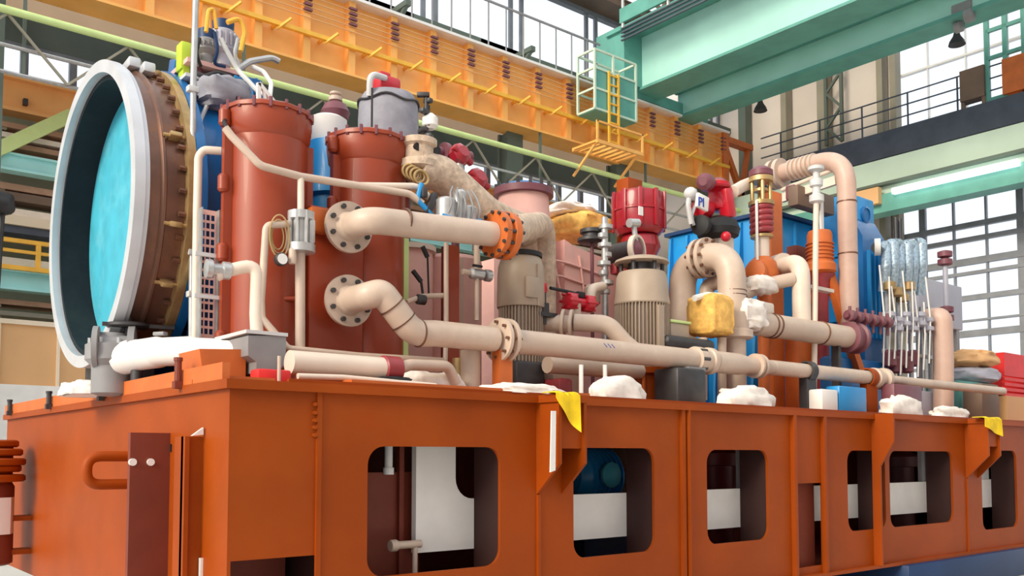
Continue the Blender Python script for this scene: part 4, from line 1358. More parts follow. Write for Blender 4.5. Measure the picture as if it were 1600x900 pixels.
b.build('rings', m_steel, e)
MB().tube([(c.x - .05, 1.28, c.z - .3), (c.x - .25, 1.25, c.z - .35), (c.x - .28, 1.25, c.z - .6)], .05, 12, .1).build('elbow', m_tan_w, e)
MB().box((c.x + .12, 1.25, c.z - .1), (.1, .1, .12), None, .02).build('red_tap', m_spring, e)
# low stuff under the header: dark boxes
for i, (px0, px1, pyt, Y, m, lab, nm, cat) in enumerate(((808, 852, 562, .9, m_steel_d, 'dark grey machine foot under the header pipe below the slim motor', 'machine_block', 'block'),
                                         (866, 905, 560, .95, m_tan, 'beige low pipe housing under the header pipe between the motors', 'pump_housing', 'housing'),
                                         (875, 896, 590, .7, m_spring, 'dark red low block between the two motors on the deck', 'low_block', 'block'))):
    a, b_ = P(px0, 600, Y=Y), P(px1, 600, Y=Y)
    tag(MB().mm(a.x, b_.x, Y, Y + .3, DK, P(px0, pyt, Y=Y).z, .03).build(nm, m), lab, cat)
pipe('thin_rod', [(908, 570, .3), (908, 622, .3)], .02, m_white, 'white upright rod on the deck edge left of the second motor', 0, 'rod')
pipe('thin_rod', [(945, 570, .35), (946, 620, .35)], .02, m_white, 'white upright rod before the red base of the second motor', 0, 'rod')
pipe('low_pipe', [(855, 570, .8), (960, 578, .8), (1000, 580, .8)], .08, m_tan, 'beige low pipe under the header pipe left of the second motor', 0)
pipe('vertical_pipe', [(735, 548, .6), (735, 625, .6)], .085, m_tan, 'short upright beige pipe left of the orange support', 0, seg=20)
pipe('vertical_pipe', [(716, 560, .7), (716, 625, .7)], .05, m_brass, 'short upright brass pipe left of the orange support', 0, seg=20)
tag(MB().blob(P(690, 600, Y=.55) + Vector((-.1, 0, -.02)), (.28, .12, .12), .25, 2.5, 21, 28, -.5).build('cloth_bundle', m_cloth, None, None, 60), 'white crumpled cloth behind the rosy elbow pipe', 'cloth')
# ------------------------------------------------------------------ pipework at the right half of the deck
def wline(pts):
    return PL(pts)


# goose-neck pipe with flange, two legs, running towards the viewer at its top
g = [P(1066, 520, Y=1.5), P(1066, 410, Y=1.5), P(1143, 396, Y=.8), P(1143, 500, Y=.8)]
g[2].z = g[1].z
e = thing('gooseneck_pipe', 'thick beige gooseneck pipe with a bolted flange at its crown', 'pipe', (g[3].x, g[3].y, g[3].z - .3))
RG = M(22, g[2])
MB().tube([Vector((g[0].x, g[0].y, DK)), g[1], g[2], Vector((g[3].x, g[3].y, g[3].z - .2))], RG, 26, .34, 12).build('pipe_run', m_tan, e)
dg = (g[2] - g[1]).normalized()
mid = g[1] * .56 + g[2] * .44
b = MB()
b.lathe(mid - dg * .07, dg, [(RG, 0), (RG * 1.45, 0), (RG * 1.45, .05), (RG, .05)], 30)
b.lathe(mid + dg * .03, dg, [(RG, 0), (RG * 1.45, 0), (RG * 1.45, .05), (RG, .05)], 30)
b.split('flange', m_tan, e)
MB().bolts(mid, dg, RG * 1.25, 10, .02, -.11, .11).split('flange_bolt', m_barrel, e)
b = MB()
for dz in (-.45, -.5):
    b.lathe(g[2] + Vector((0, 0, dz)), (0, 0, 1), [(RG * .9, 0), (RG + .006, .004), (RG + .006, .012), (RG * .9, .016)], 24)
b.split('weld_seam', m_barrel, e)
# thinner bent pipe inside the gooseneck
pipe('bent_pipe', [(1103, 470, 1.3), (1105, 445, 1.3), (1128, 438, 1.1), (1150, 438, 1.0)], .09, m_tan, 'thinner bent beige pipe behind the gooseneck leg', .15, seg=18)
# white wrapped valve below the gooseneck
c = P(1165, 492, Y=.75)
e = thing('wrapped_valve', 'white wrapped valve body at the joint under the gooseneck pipe', 'valve', (c.x, c.y, c.z - .25))
MB().blob(c, (M(32, c), .2, M(24, c)), .25, 2.2, 31, 32).build('wrapping', m_cloth, e)
d0 = P(1176, 505, Y=.72)
MB().lathe(c + Vector((-.2, 0, -.3)), (0, 0, 1), [(.16, 0), (.2, .02), (.2, .1), (.15, .12), (.15, .3)], 24).cyl((c.x - .2, c.y, DK), (c.x - .2, c.y, c.z - .2), .12).build('body', m_tan, e)
MB().box(P(1192, 482, Y=.72), (.3, .12, .14), None, .03).build('flap', m_tan_w, e)
# diagonal level pipe from the valve to the right
d1 = P(1335, 520, Y=.72)
d0 = P(1180, 505, Y=.72)
d1.z = d0.z
e = thing('level_pipe', 'thick beige level pipe running right from the white wrapped valve', 'pipe', ((d0.x + d1.x) / 2, .72, d0.z - .2))
MB().tube([d0, d1], M(19, d0), 26).build('pipe_run', m_tan, e)
MB().lathe(d1 - Vector((.2, 0, 0)), (1, 0, 0), [(.15, 0), (.2, .01), (.2, .06), (.17, .07), (.17, .2), (.2, .21), (.2, .26), (.1, .27)], 24).build('coupling', m_plum, e)
b = MB()
for t in (.12, .16, .62):
    b.lathe(d0.lerp(d1, t), (1, 0, 0), [(.15, 0), (M(19, d0) + .008, .004), (M(19, d0) + .008, .014), (.15, .018)], 24)
b.split('weld_seam', m_barrel, e)
xk = d0.lerp(d1, .8)
MB().mm(xk.x - .03, xk.x + .03, .68, .78, DK, xk.z - .1).build('prop', m_steel_d, e)
# second goose-neck
h_ = [P(1218, 414, Y=1.25), P(1251, 408, Y=.85), P(1251, 500, Y=.85)]
h_[0].z = h_[1].z
e = thing('elbow_pipe', 'pale elbow pipe with flange dropping right of the rusty junction', 'pipe', (h_[2].x, h_[2].y, h_[2].z))
RH = M(14, h_[1])
MB().tube([h_[0], h_[1], Vector((h_[1].x, h_[1].y, d0.z))], RH, 22, .26, 10).build('pipe_run', m_tan_w, e)
dh = (h_[1] - h_[0]).normalized()
MB().lathe(h_[0] - dh * .05, dh, [(RH, 0), (RH * 1.55, 0), (RH * 1.55, .06), (RH, .06)], 26).lathe(h_[0] + dh * .05, dh, [(RH, 0), (RH * 1.55, 0), (RH * 1.55, .05), (RH, .05)], 26).split('flange', m_tan_w, e)
# horizontal cross pipe with wrapping
pipe('cross_pipe', [(1160, 462, 1.2), (1180, 450, 1.15), (1200, 444, 1.1), (1240, 436, .9)], .085, m_tan, 'beige cross pipe between the gooseneck leg and the pale elbow pipe', .1, seg=18)
tag(MB().blob(P(1190, 446, Y=1.1), (.22, .14, .11), .25, 3, 41, 24).build('cloth_bundle', m_cloth, None, None, 60), 'white wrapping around the beige cross pipe', 'cloth')

# tall inverted U pipe
t0, t1 = P(1212, 273, Y=2.05), P(1322, 256, Y=.95)
t1.z = t0.z
tb_ = P(1322, 492, Y=.95)
RU = M(14.5, t1)
e = thing('tall_bend_pipe', 'tall rosy beige pipe bent like a cane, highest pipe at the right', 'pipe', (t1.x, t1.y, DK))
MB().tube([t0, t1, Vector((t1.x, t1.y, d0.z + .0))], RU, 26, .42, 14).build('pipe_run', m_rosy, e)
du = (t1 - t0).normalized()
b = MB()
b.lathe(t0 - du * .06, du, [(RU, 0), (RU * 1.7, 0), (RU * 1.7, .06), (RU, .06)], 28)
b.lathe(t0 + du * .06, du, [(RU, 0), (RU * 1.7, 0), (RU * 1.7, .06), (RU, .06)], 28)
for k in range(6):
    b.lathe(t0 + du * (.25 + .07 * k), du, [(RU, 0), (RU * 1.22, .01), (RU * 1.22, .03), (RU, .04)], 26)
b.build('bellows', m_tan, e)
b = MB()
for dz in (-.65, -1.35):
    b.lathe(t1 + Vector((0, 0, dz)), (0, 0, 1), [(RU * .9, 0), (RU + .008, .006), (RU + .008, .02), (RU * .9, .026)], 26)
b.split('weld_seam', m_barrel, e)
b = MB()
q0, q1 = t0 + du * .1 + Vector((0, 0, -RU - .12)), t0 + du * .95 + Vector((0, 0, -RU - .02))
b.cyl(q0, q1, .03, None, 10)
b.bar(q0 - Vector((0, 0, .12)), q1 - Vector((0, .0, .16)), .06, .12)
b.build('tie_rod', m_tan_w, e)
# spring column
Ys = 1.25
zz = lambda py, Y=Ys, px=1190: P(px, py, Y=Y).z
c = P(1190, 350, Y=Ys)
e = thing('spring_valve', 'upright relief valve with dark red spring coils and brass yoke', 'valve', (c.x, Ys, DK))
b = MB()
n = 90
pts = [Vector((c.x + .11 * math.cos(k * 2 * math.pi * 5 / n), Ys + .11 * math.sin(k * 2 * math.pi * 5 / n), zz(366) + (zz(322) - zz(366)) * k / n)) for k in range(n + 1)]
b.tube(pts, .042, 10)
b.build('spring', m_spring, e)
b = MB()
for (pa, pb, r) in ((322, 316, .16), (285, 278, .15), (300, 296, .09), (372, 368, .14)):
    b.cyl((c.x, Ys, zz(pa)), (c.x, Ys, zz(pb)), r, None, 24)
for k in range(4):
    a = R(45 + 90 * k)
    b.cyl((c.x + .11 * math.cos(a), Ys + .11 * math.sin(a), zz(318)), (c.x + .11 * math.cos(a), Ys + .11 * math.sin(a), zz(282)), .025, None, 8)
b.split('yoke', m_brass, e)
MB().lathe((c.x, Ys, 0), (0, 0, 1), [(.1, zz(282)), (.15, zz(276)), (.15, zz(268)), (.08, zz(262))], 24).build('cap', m_plum, e)
MB().cyl((c.x, Ys, zz(404)), (c.x, Ys, zz(370)), .09).build('sleeve', m_tan_w, e)
MB().cyl((c.x - .17, Ys - .05, zz(410)), (c.x - .17, Ys - .05, zz(318)), .018, None, 8).build('guide_rod', m_white, e)
MB().lathe((c.x, Ys, 0), (0, 0, 1), [(.07, DK), (.07, zz(452)), (.14, zz(446)), (.2, zz(428)), (.17, zz(410)), (.1, zz(402))], 24).lathe((c.x - .28, Ys - .08, zz(428)), (1, .25, 0), [(.08, 0), (.13, .02), (.13, .1), (.09, .12), (.09, .46), (.14, .48), (.14, .56), (.08, .58)], 20).build('body', m_orange, e)
# orange square column beside it
q0, q1 = P(1206, 450, Y=1.5), P(1228, 450, Y=1.5)
tag(MB().mm(q0.x, q1.x - .05, 1.5, 1.64, DK, P(1215, 300, Y=1.5).z, .01).build('steel_column', m_orange), 'tall orange square column beside the spring coils', 'column')
q0, q1 = P(1246, 520, Y=1.3), P(1272, 520, Y=1.3)
tag(MB().mm(q0.x, q1.x, 1.3, 1.5, DK, P(1260, 520, Y=1.3).z, .01).build('steel_column', m_orange), 'short orange square column below the level pipe', 'column')
# brown boxes on top of it
q = P(1262, 312, Y=1.7)
e = thing('beam_bracket', 'brown steel crossbeam with pink edge beside the spring column', 'beam', (q.x, q.y, q.z - .4))
MB().mm(P(1228, 310, Y=1.75).x, P(1285, 310, Y=1.75).x, 1.56, 1.72, P(1250, 330, Y=1.75).z, P(1250, 300, Y=1.75).z, .01).build('upper_beam', m_truss, e)
MB().mm(P(1226, 395, Y=1.75).x, P(1275, 395, Y=1.75).x, 1.56, 1.72, P(1250, 412, Y=1.75).z, P(1250, 392, Y=1.75).z, .01).build('lower_beam', m_skid2, e)
MB().mm(P(1262, 310, Y=1.75).x, P(1266, 310, Y=1.75).x, 1.54, 1.57, P(1250, 402, Y=1.75).z, P(1250, 305, Y=1.75).z).build('strap', m_white, e)
MB().box(P(1240, 302, Y=1.7), (.2, .14, .2), None, .02).build('cap', m_plum, e)
# red actuators above the black valve
Ya = 1.25
c = P(1118, 315, Y=Ya)
e = thing('red_actuator', 'bright red valve actuator group with pale hoses over the black valve', 'actuator', (c.x, Ya, P(1118, 345, Y=Ya).z))
b = MB()
b.box(P(1125, 308, Y=Ya), (.24, .24, .34), Matrix.Rotation(.3, 3, 'Z'), .05)
b.box(P(1135, 318, Y=Ya - .1), (.16, .16, .36), Matrix.Rotation(-.2, 3, 'Y'), .04)
b.lathe(P(1100, 325, Y=Ya) - Vector((.1, 0, 0)), (1, .2, 0), [(.05, 0), (.11, .02), (.11, .2), (.06, .24)], 16)
b.lathe(P(1118, 296, Y=Ya), (0, 0, 1), [(.16, 0), (.18, .02), (.18, .06), (.1, .1)], 18)
b.build('body', m_red, e)
MB().lathe(P(1112, 287, Y=Ya), (.6, .2, .1), [(.05, -.3), (.1, -.26), (.1, -.14), (.06, -.12), (.06, .2), (.1, .22), (.1, .3)], 16).build('top_tube', m_plum, e)
MB().box(P(1097, 316, Y=Ya - .2), (.2, .04, .17), Matrix.Rotation(.15, 3, 'Y'), .01).build('white_sign', m_white, e, 'white tag box with dark blue letters')
b = MB()
b.tube(PL([(1078, 300, Ya), (1075, 320, Ya), (1080, 350, Ya)]), .03, 8, .1)
b.tube(PL([(1086, 296, Ya), (1090, 310, Ya), (1080, 338, Ya), (1084, 352, Ya)]), .02, 8, .1)
b.sphere(P(1079, 303, Y=Ya), .08)
b.build('hoses', m_grey_l, e)
MB().tube(PL([(1145, 300, Ya), (1160, 291, 1.4), (1182, 282, 1.6)]), .075, 14, .1).build('outlet_tube', m_tan_w, e, 'pale outlet tube')
# blue letters on the tag
fc = bpy.data.curves.new('tag_letters', 'FONT')
fc.body = 'PI'
fc.size = .15
fc.extrude = .004
fo = bpy.data.objects.new('tmp_letters', fc)
COL.objects.link(fo)
bpy.context.view_layer.update()
me = bpy.data.meshes.new_from_object(fo.evaluated_get(bpy.context.evaluated_depsgraph_get()))
bpy.data.objects.remove(fo)
me.materials.append(m_bluetx)
lo = bpy.data.objects.new('tag_letters', me)
COL.objects.link(lo)
lo.parent = e
q = P(1097, 316, Y=Ya - .225)
lo.location = q - Vector((.07, 0, .05)) - Vector(e.location)
lo.rotation_euler = (R(90), 0, 0)
c = P(1122, 357, Y=Ya)
e = thing('black_valve', 'black ball valve with red knob between the red actuator and the gooseneck', 'valve', (c.x, Ya, c.z - .5))
MB().lathe((c.x, Ya, c.z - .14), (0, 0, 1), [(.14, 0), (.24, .04), (.26, .12), (.22, .22), (.12, .27)], 20).lathe(c + Vector((-.42, -.05, -.03)), (1, .1, 0), [(.06, 0), (.12, .02), (.12, .08), (.07, .1), (.07, .4)], 16).build('body', m_black, e)
MB().sphere(c + Vector((-.14, -.22, -.16)), .06).build('knob', m_red, e)
MB().cyl((c.x + .05, Ya, c.z - .6), (c.x + .05, Ya, c.z - .1), .15).lathe((c.x + .05, Ya, c.z - .45), (0, 0, 1), [(.15, 0), (.2, .01), (.2, .06), (.15, .07)], 20).build('neck', m_tan_w, e)
# ochre wrapped box left of the wrapped valve
q = P(1110, 494, Y=.75)
tag(MB().blob(q, (M(27, q), .2, M(31, q)), .10, 2.5, 51, 32, None, .3).build('wrapped_box', m_ywrap, None, None, 60), 'ochre paper wrapped box hanging left of the white wrapped valve', 'box')
b = MB().tube(PL([(1085, 466, .74), (1105, 461, .74), (1128, 463, .74), (1140, 478, .75)]), .035, 10, .1)
tag(b.build('white_pipe', m_white), 'thin white pipe curling over the ochre wrapped box', 'pipe')
q = P(1090, 512, Y=.55)
tag(MB().mm(P(1045, 530, Y=.6).x, P(1120, 530, Y=.6).x, .6, .9, P(1090, 548, Y=.6).z, P(1090, 527, Y=.6).z, .06).mm(P(1066, 530, Y=.7).x, P(1100, 530, Y=.7).x, .7, .85, DK, P(1090, 545, Y=.6).z).build('dark_tank', m_steel_d), 'low dark steel tank below the ochre wrapped box', 'tank')
for i, (px, lab) in enumerate(((1128, 'thin upright pipe under the ochre wrapped box'), (1098, 'thin upright pipe left of the small flange on the header'))):
    pipe('vertical_pipe', [(px, 528, .7), (px, 625, .7)], .05, m_tan, lab, 0)
pipe('thin_pipe', [(1277, 268, .75), (1275, 330, .75), (1272, 600, .75), (1272, 640, .75)], .035, m_tan_w, 'tall thin pale pipe standing before the orange motor', 0)
c = P(1276, 292, Y=.75)
tag(MB().lathe(P(1276, 318, Y=.75), (0, 0, 1), [(.05, 0), (.09, .02), (.09, .1), (.05, .12), (.05, .2), (.08, .22), (.08, .3), (.04, .32), (.04, .4), (.1, .42), (.1, .46), (.05, .48)], 18).build('pipe_fitting', m_grey_l), 'pale fitting stack on top of the tall thin pale pipe', 'fitting')
# orange motor on tripod
Yo = 1.2
c = P(1281, 400, Y=Yo)
zo = lambda py: P(1281, py, Y=Yo).z
e = thing('orange_motor', 'orange upright motor on spread legs before the tall blue machine', 'motor', (c.x, Yo, DK))
MB().lathe((c.x, Yo, 0), (0, 0, 1), [(.15, zo(430)), (.21, zo(425)), (.21, zo(415)), (.165, zo(408)), (.165, zo(368)), (.145, zo(362)), (.06, zo(360))], 28).build('body', m_orange, e)
MB().lathe((c.x, Yo, 0), (0, 0, 1), [(.10, DK), (.10, zo(475)), (.13, zo(440)), (.19, zo(430))], 24).build('pedestal', m_spring, e)
b = MB()
b.bar(P(1296, 428, Y=Yo - .1), P(1322, 520, Y=Yo - .2), .13, .09).bar(P(1322, 520, Y=Yo - .2), P(1342, 580, Y=Yo - .25), .13, .09)
b.build('leg', m_orange, e)
b = MB()
b.bar(P(1270, 428, Y=Yo + .2), P(1262, 520, Y=Yo + .3), .1, .09)
b.build('leg', m_orange, e)
fb = MB()
for k in range(6):
    fb.lathe((c.x, Yo, zo(412) + .0 - .0 + .05 * k), (0, 0, 1), [(.16, 0), (.185, .004), (.185, .016), (.16, .02)], 24)
fb.build('cooling_rings', m_orange, e)
MB().mm(P(1262, 462, Y=Yo - .3).x, P(1298, 462, Y=Yo - .3).x, Yo - .35, Yo - .25, zo(466), zo(461)).build('shelf', m_tan_w, e)

# ------------------------------------------------------------------ blue machines behind
Yb1 = 1.95
pc_ = P(1203, 400, Y=Yb1)
X0 = pc_.x
Y1 = P(1046, 400, X=X0).y
X1 = P(1272, 400, Y=Yb1).x
zA = P(1203, 334, Y=Yb1).z
e = thing('blue_gearbox', 'wide bright blue machine with slanted white edged ribs behind the gooseneck pipe', 'machine', ((X0 + X1) / 2, (Yb1 + Y1) / 2, DK))
MB().mm(X0, X1, Yb1, Y1, DK, zA, .02).build('body', m_blue2, e)
b = MB()
for k in range(6):
    y = Yb1 + .12 + (Y1 - Yb1 - .2) * k / 5
    b.prism([(X0 + .02, y, zA - .03), (X0 - .05, y, zA - .05), (X0 - .26, y, DK + .5), (X0 - .26, y, DK), (X0 + .02, y, DK)], (0, .04, 0))
b.split('rib', m_blue2, e)
b = MB()
for k in range(3):
    x = X0 + .12 + (X1 - X0 - .2) * k / 2
    b.prism([(x, Yb1 + .02, zA - .03), (x, Yb1 - .03, zA - .05), (x, Yb1 - .14, DK + .5), (x, Yb1 - .14, DK), (x, Yb1 + .02, DK)], (.04, 0, 0))
b.split('rib', m_blue2, e)
MB().mm(X0 - .06, X1 + .05, Yb1 - .06, Y1 + .05, zA, zA + .05).build('top_plate', m_blue_d, e)
Yb2 = 1.45
X0 = P(1332, 450, Y=Yb2).x
X1 = P(1369, 450, Y=Yb2).x
Y1 = P(1281, 400, X=X0).y
zB2, zB3 = P(1335, 303, Y=Yb2).z, P(1345, 375, Y=Yb2).z
e = thing('blue_cabinet', 'tall bright blue machine with ribbed lower side right of the cane-shaped pipe', 'machine', ((X0 + X1) / 2, (Yb2 + Y1) / 2, DK))
MB().mm(X0, X1, Yb2, Y1, DK, zB2, .03).build('body', m_blue2, e)
MB().prism([(X0 + .02, Yb2 - .16, DK), (X0 + .02, Yb2, DK), (X0 + .02, Yb2, zB3 + .3), (X0 + .02, Yb2 - .16, zB3)], (X1 - X0 - .02, 0, 0)).build('lower_skirt', m_blue, e)
b = MB()
for k in range(5):
    x = X0 + .12 + (X1 - X0 - .2) * k / 4
    b.mm(x, x + .03, Yb2 - .22, Yb2 - .15, DK + 1.2, zB3 - .2)
b.split('rib', m_blue2, e)
q = P(1352, 336, Y=Yb2)
MB().lathe((q.x, Yb2 + .01, q.z), (0, -1, 0), [(.13, 0), (.13, .03), (.10, .04), (.10, .025), (.04, .02)], 28).build('round_cover', m_blue, e)
q = P(1295, 322, X=X0)
MB().lathe((X0 + .01, q.y, q.z), (-1, 0, 0), [(.09, 0), (.09, .03), (.05, .05)], 20).build('white_disk', m_white, e, 'white round disk')
b = MB()
for py in (398, 440, 500):
    z_ = P(1332, py, Y=Yb2).z
    b.mm(X0 - .04, X0 + .01, Yb2, Y1, z_, z_ + .05)
b.split('band', m_blue2, e)
# a low teal machine at the foot
q0, q1 = P(1300, 600, Y=1.0).x, P(1385, 600, Y=1.0).x
tag(MB().mm(q0, q1, 1.0, 1.25, DK, P(1340, 560, Y=1.0).z, .04).build('blue_pedestal', m_blue), 'low blue machine foot behind the thin header pipe', 'machine')
for i, (pa, pb, py, m, lab) in enumerate(((1275, 1300, 620, m_white, 'small white box on the deck right of the dark pipe support'), (1302, 1345, 615, m_blue2, 'small bright blue box on the deck right of the dark pipe support'),
                                          (1388, 1432, 612, m_plum, 'dark plum box on the deck right of the brown pipe post'))):
    tag(MB().mm(P(pa, 620, Y=.3).x, P(pb, 620, Y=.3).x, .22, .4, DK, max(DK + .1, P(pa, py - 12, Y=.3).z), .02).build('small_box', m), lab, 'box')

# ------------------------------------------------------------------ far right instrument rack
Yr = 1.0
e0 = P(1400, 500, Y=Yr)
e = thing('instrument_rack', 'slender silver tube rack carrying gauges at the far right', 'rack', (e0.x + .3, Yr, DK))
b = MB()
for px in (1386, 1404, 1422, 1440, 1452):
    q = P(px, 500, Y=Yr)
    b.cyl((q.x, Yr, DK), (q.x, Yr, P(px, 400 if px < 1430 else 480, Y=Yr).z), .035, None, 10)
b.split('upright', m_steel, e)
b = MB()
for py in (495, 548, 505):
    q0, q1 = P(1330 if py < 500 else 1380, py, Y=Yr - .05), P(1465, py, Y=Yr - .05)
    b.bar((q0.x, Yr - .05, q0.z), (q1.x, Yr - .05, q0.z), .04, .05)
b.split('cross_rail', m_steel, e)
b = MB()
for k in range(6):
    q = P(1388 + 12 * k, 500 + 8 * (k % 2), Y=Yr - .15)
    b.lathe(q - Vector((0, 0, .1)), (0, 0, 1), [(.05, 0), (.1, .02), (.1, .07), (.06, .09), (.06, .13), (.1, .15), (.1, .2), (.05, .22)], 14)
b.split('valve_body', m_lilac, e)
b = MB()
for k in range(4):
    q = P(1390 + 10 * k, 455 + 9 * (k % 3), Y=Yr - .1)
    b.lathe(q, (0, 0, 1), [(.04, 0), (.09, .02), (.09, .12), (.05, .14)], 14)
b.split('brass_fitting', m_brass, e)
b = MB()
for k in range(5):
    q = P(1390 + 9 * k, 560 + 10 * (k % 2), Y=Yr - .1)
    b.lathe(q - Vector((0, 0, .12)), (0, 0, 1), [(.05, 0), (.09, .02), (.09, .2), (.05, .24)], 14)
b.split('lower_fitting', m_plum, e)
# foil wrapped hose heads
e = thing('foil_hoses', 'bunch of silver blue foil wrapped hoses on top of the instrument rack', 'hose', (e0.x, Yr, P(1400, 450, Y=Yr).z))
b = MB()
for k in range(6):
    px = 1376 + 11 * k
    b.tube(PL([(px, 392 - 6 * (k % 3), Yr), (px + 8, 380, Yr - .05 * (k % 2)), (px + 8, 415, Yr - .08), (px + 4, 455 + 6 * (k % 2), Yr)]), .07 + .015 * (k % 2), 12, .15)
b.split('hose', m_hose, e)
b = MB()
q = P(1371, 386, Y=Yr)
b.ringd(q, (.6, -1, 0), .06, .12, -.04, .04, 20)
b.build('hose_mouth', m_white, e)
MB().cyl(q + Vector((0, .02, 0)), q + Vector((.2, .1, 0)), .07).build('hose_end', m_steel_d, e)
q = P(1400, 372, Y=Yr)
b = MB()
for dx in (0, .12):
    b.cyl((q.x + dx, Yr, q.z - .1), (q.x + dx, Yr, q.z + .3), .03, None, 8)
b.split('top_tube', m_steel_d, e)
# thin sensing lines and coloured fittings between the uprights
b = MB()
for k in range(9):
    x0_ = P(1378 + 9 * k, 500, Y=Yr - .2).x
    za_, zb2_ = P(1400, 420 + 14 * (k % 4), Y=Yr - .2).z, P(1400, 585 - 12 * (k % 3), Y=Yr - .2).z
    b.tube([(x0_, Yr - .2, zb2_), (x0_ + .03, Yr - .22, (za_ + zb2_) / 2), (x0_ + .1 * (k % 2), Yr - .18, za_)], .012, 6, .1)
tag(b.build('sensing_lines', m_white), 'thin white sensing lines running up the front of the instrument rack', 'tubing')
b = MB()
q0, q1 = P(1322, 492, Y=Yr - .3), P(1392, 497, Y=Yr - .3)
b.cyl((q0.x, Yr - .3, q0.z), (q1.x, Yr - .3, q0.z), .035)
for k in range(6):
    x_ = q0.x + (q1.x - q0.x) * (k + .5) / 6
    b.lathe((x_, Yr - .3, q0.z), (1, 0, 0), [(.03, -.05), (.075, -.04), (.075, .04), (.03, .05)], 12)
    b.cyl((x_, Yr - .3, q0.z - .18), (x_, Yr - .3, q0.z + .12), .02, None, 8)
b.cyl((q1.x, Yr - .3, q0.z), (q1.x, Yr, q0.z), .03)
tag(b.build('manifold', m_plum), 'plum manifold of small taps between the cane-shaped pipe and the instrument rack', 'manifold')
# lilac panel
q0, q1 = P(1436, 480, Y=1.6), P(1504, 480, Y=1.6)
e = thing('control_cabinet', 'plain lilac grey panel standing behind the instrument rack', 'panel', ((q0.x + q1.x) / 2, 1.7, DK))
MB().mm(q0.x, q1.x, 1.6, 1.75, P(1470, 510, Y=1.6).z, P(1470, 440, Y=1.6).z, .02).build('panel', m_lilac, e)
MB().mm(q0.x + .1, q0.x + .2, 1.62, 1.72, DK, P(1470, 505, Y=1.6).z).mm(q1.x - .2, q1.x - .1, 1.62, 1.72, DK, P(1470, 505, Y=1.6).z).split('leg', m_grey, e)
# curved pipe and pole
pipe('elbow_pipe', [(1432, 500, 1.15), (1450, 497, .95), (1472, 494, .75), (1474, 560, .75), (1474, 645, .75)], .14, m_rosy, 'rosy cane-shaped elbow pipe right of the instrument rack', .25, seg=20)
e0 = P(1479, 500, Y=1.2)
e = thing('gauge_pole', 'slim lilac pole with knobs rising right of the instrument rack', 'pole', (e0.x, 1.2, DK))
MB().cyl((e0.x, 1.2, DK), (e0.x, 1.2, P(1478, 400, Y=1.2).z), .04).build('pole', m_lilac, e)
b = MB()
for py in (398, 410, 484, 497):
    q = P(1478, py, Y=1.2)
    b.lathe((e0.x, 1.2, q.z - .06), (0, 0, 1), [(.05, 0), (.11, .02), (.11, .1), (.05, .12)], 14)
b.split('knob', m_plum, e)
pipe('thin_rod', [(1486, 520, .7), (1486, 625, .7)], .02, m_steel_d, 'thin dark rod right of the slim lilac pole', 0, 'rod')
# machines and cloth beyond
q = P(1520, 560, Y=1.4)
tag(MB().blob(q + Vector((0, 0, -.02)), (M(34, q), .35, M(14, q)), .25, 2.2, 61, 30).build('cloth_bundle', m_part, None, None, 60), 'ochre cloth bundle on the pale cover at the far right', 'cloth')
q = P(1520, 588, Y=1.4)
tag(MB().blob(q, (M(40, q), .35, M(14, q)), .2, 2.2, 62, 30).build('pale_cover', m_lilac, None, None, 60), 'pale lilac cover under the ochre cloth bundle at the far right', 'cover')
q0, q1 = P(1490, 610, Y=1.2).x, P(1550, 610, Y=1.2).x
tag(MB().mm(q0, q1, 1.1, 1.7, DK, P(1520, 598, Y=1.2).z, .04).build('green_box', m_teal_d), 'dark green equipment box under the pale lilac cover', 'box')
q0, q1 = P(1440, 620, Y=.9).x, P(1488, 620, Y=.9).x
tag(MB().mm(q0, q1, .9, 1.3, DK, P(1460, 612, Y=.9).z, .03).build('blue_box', m_lilac), 'pale blue grey box behind the thin header pipe at the far right', 'box')
q0 = P(1570, 600, Y=1.2).x
e = thing('red_crate', 'bright red slatted crate at the right edge of the photo', 'crate', (q0 + .5, 1.5, DK))
zc0, zc1 = P(1585, 620, Y=1.2).z, P(1585, 553, Y=1.2).z
b = MB()
b.mm(q0, q0 + 1.0, 1.2, 1.25, zc0 + .35, zc1).mm(q0, q0 + .04, 1.25, 1.9, zc0, zc1).mm(q0, q0 + 1, 1.9, 1.94, zc0, zc1).mm(q0 + .96, q0 + 1, 1.25, 1.9, zc0, zc1).mm(q0, q0 + 1, 1.25, 1.9, zc0, zc0 + .04)
for k in range(4):
    b.mm(q0, q0 + 1.0, 1.2, 1.24, zc0 + .09 * k, zc0 + .09 * k + .055)
b.build('body', m_crate, e)
MB().mm(q0 - .05, q0 + 1.1, 1.15, 1.95, DK, zc0).build('pallet', m_part, e)
q0, q1 = P(1535, 625, Y=.6).x, P(1562, 625, Y=.6).x
tag(MB().mm(q0, q1, .6, .9, DK, P(1548, 600, Y=.6).z, .03).build('grey_box', m_truss), 'brown grey box below the red crate at the far right', 'box')
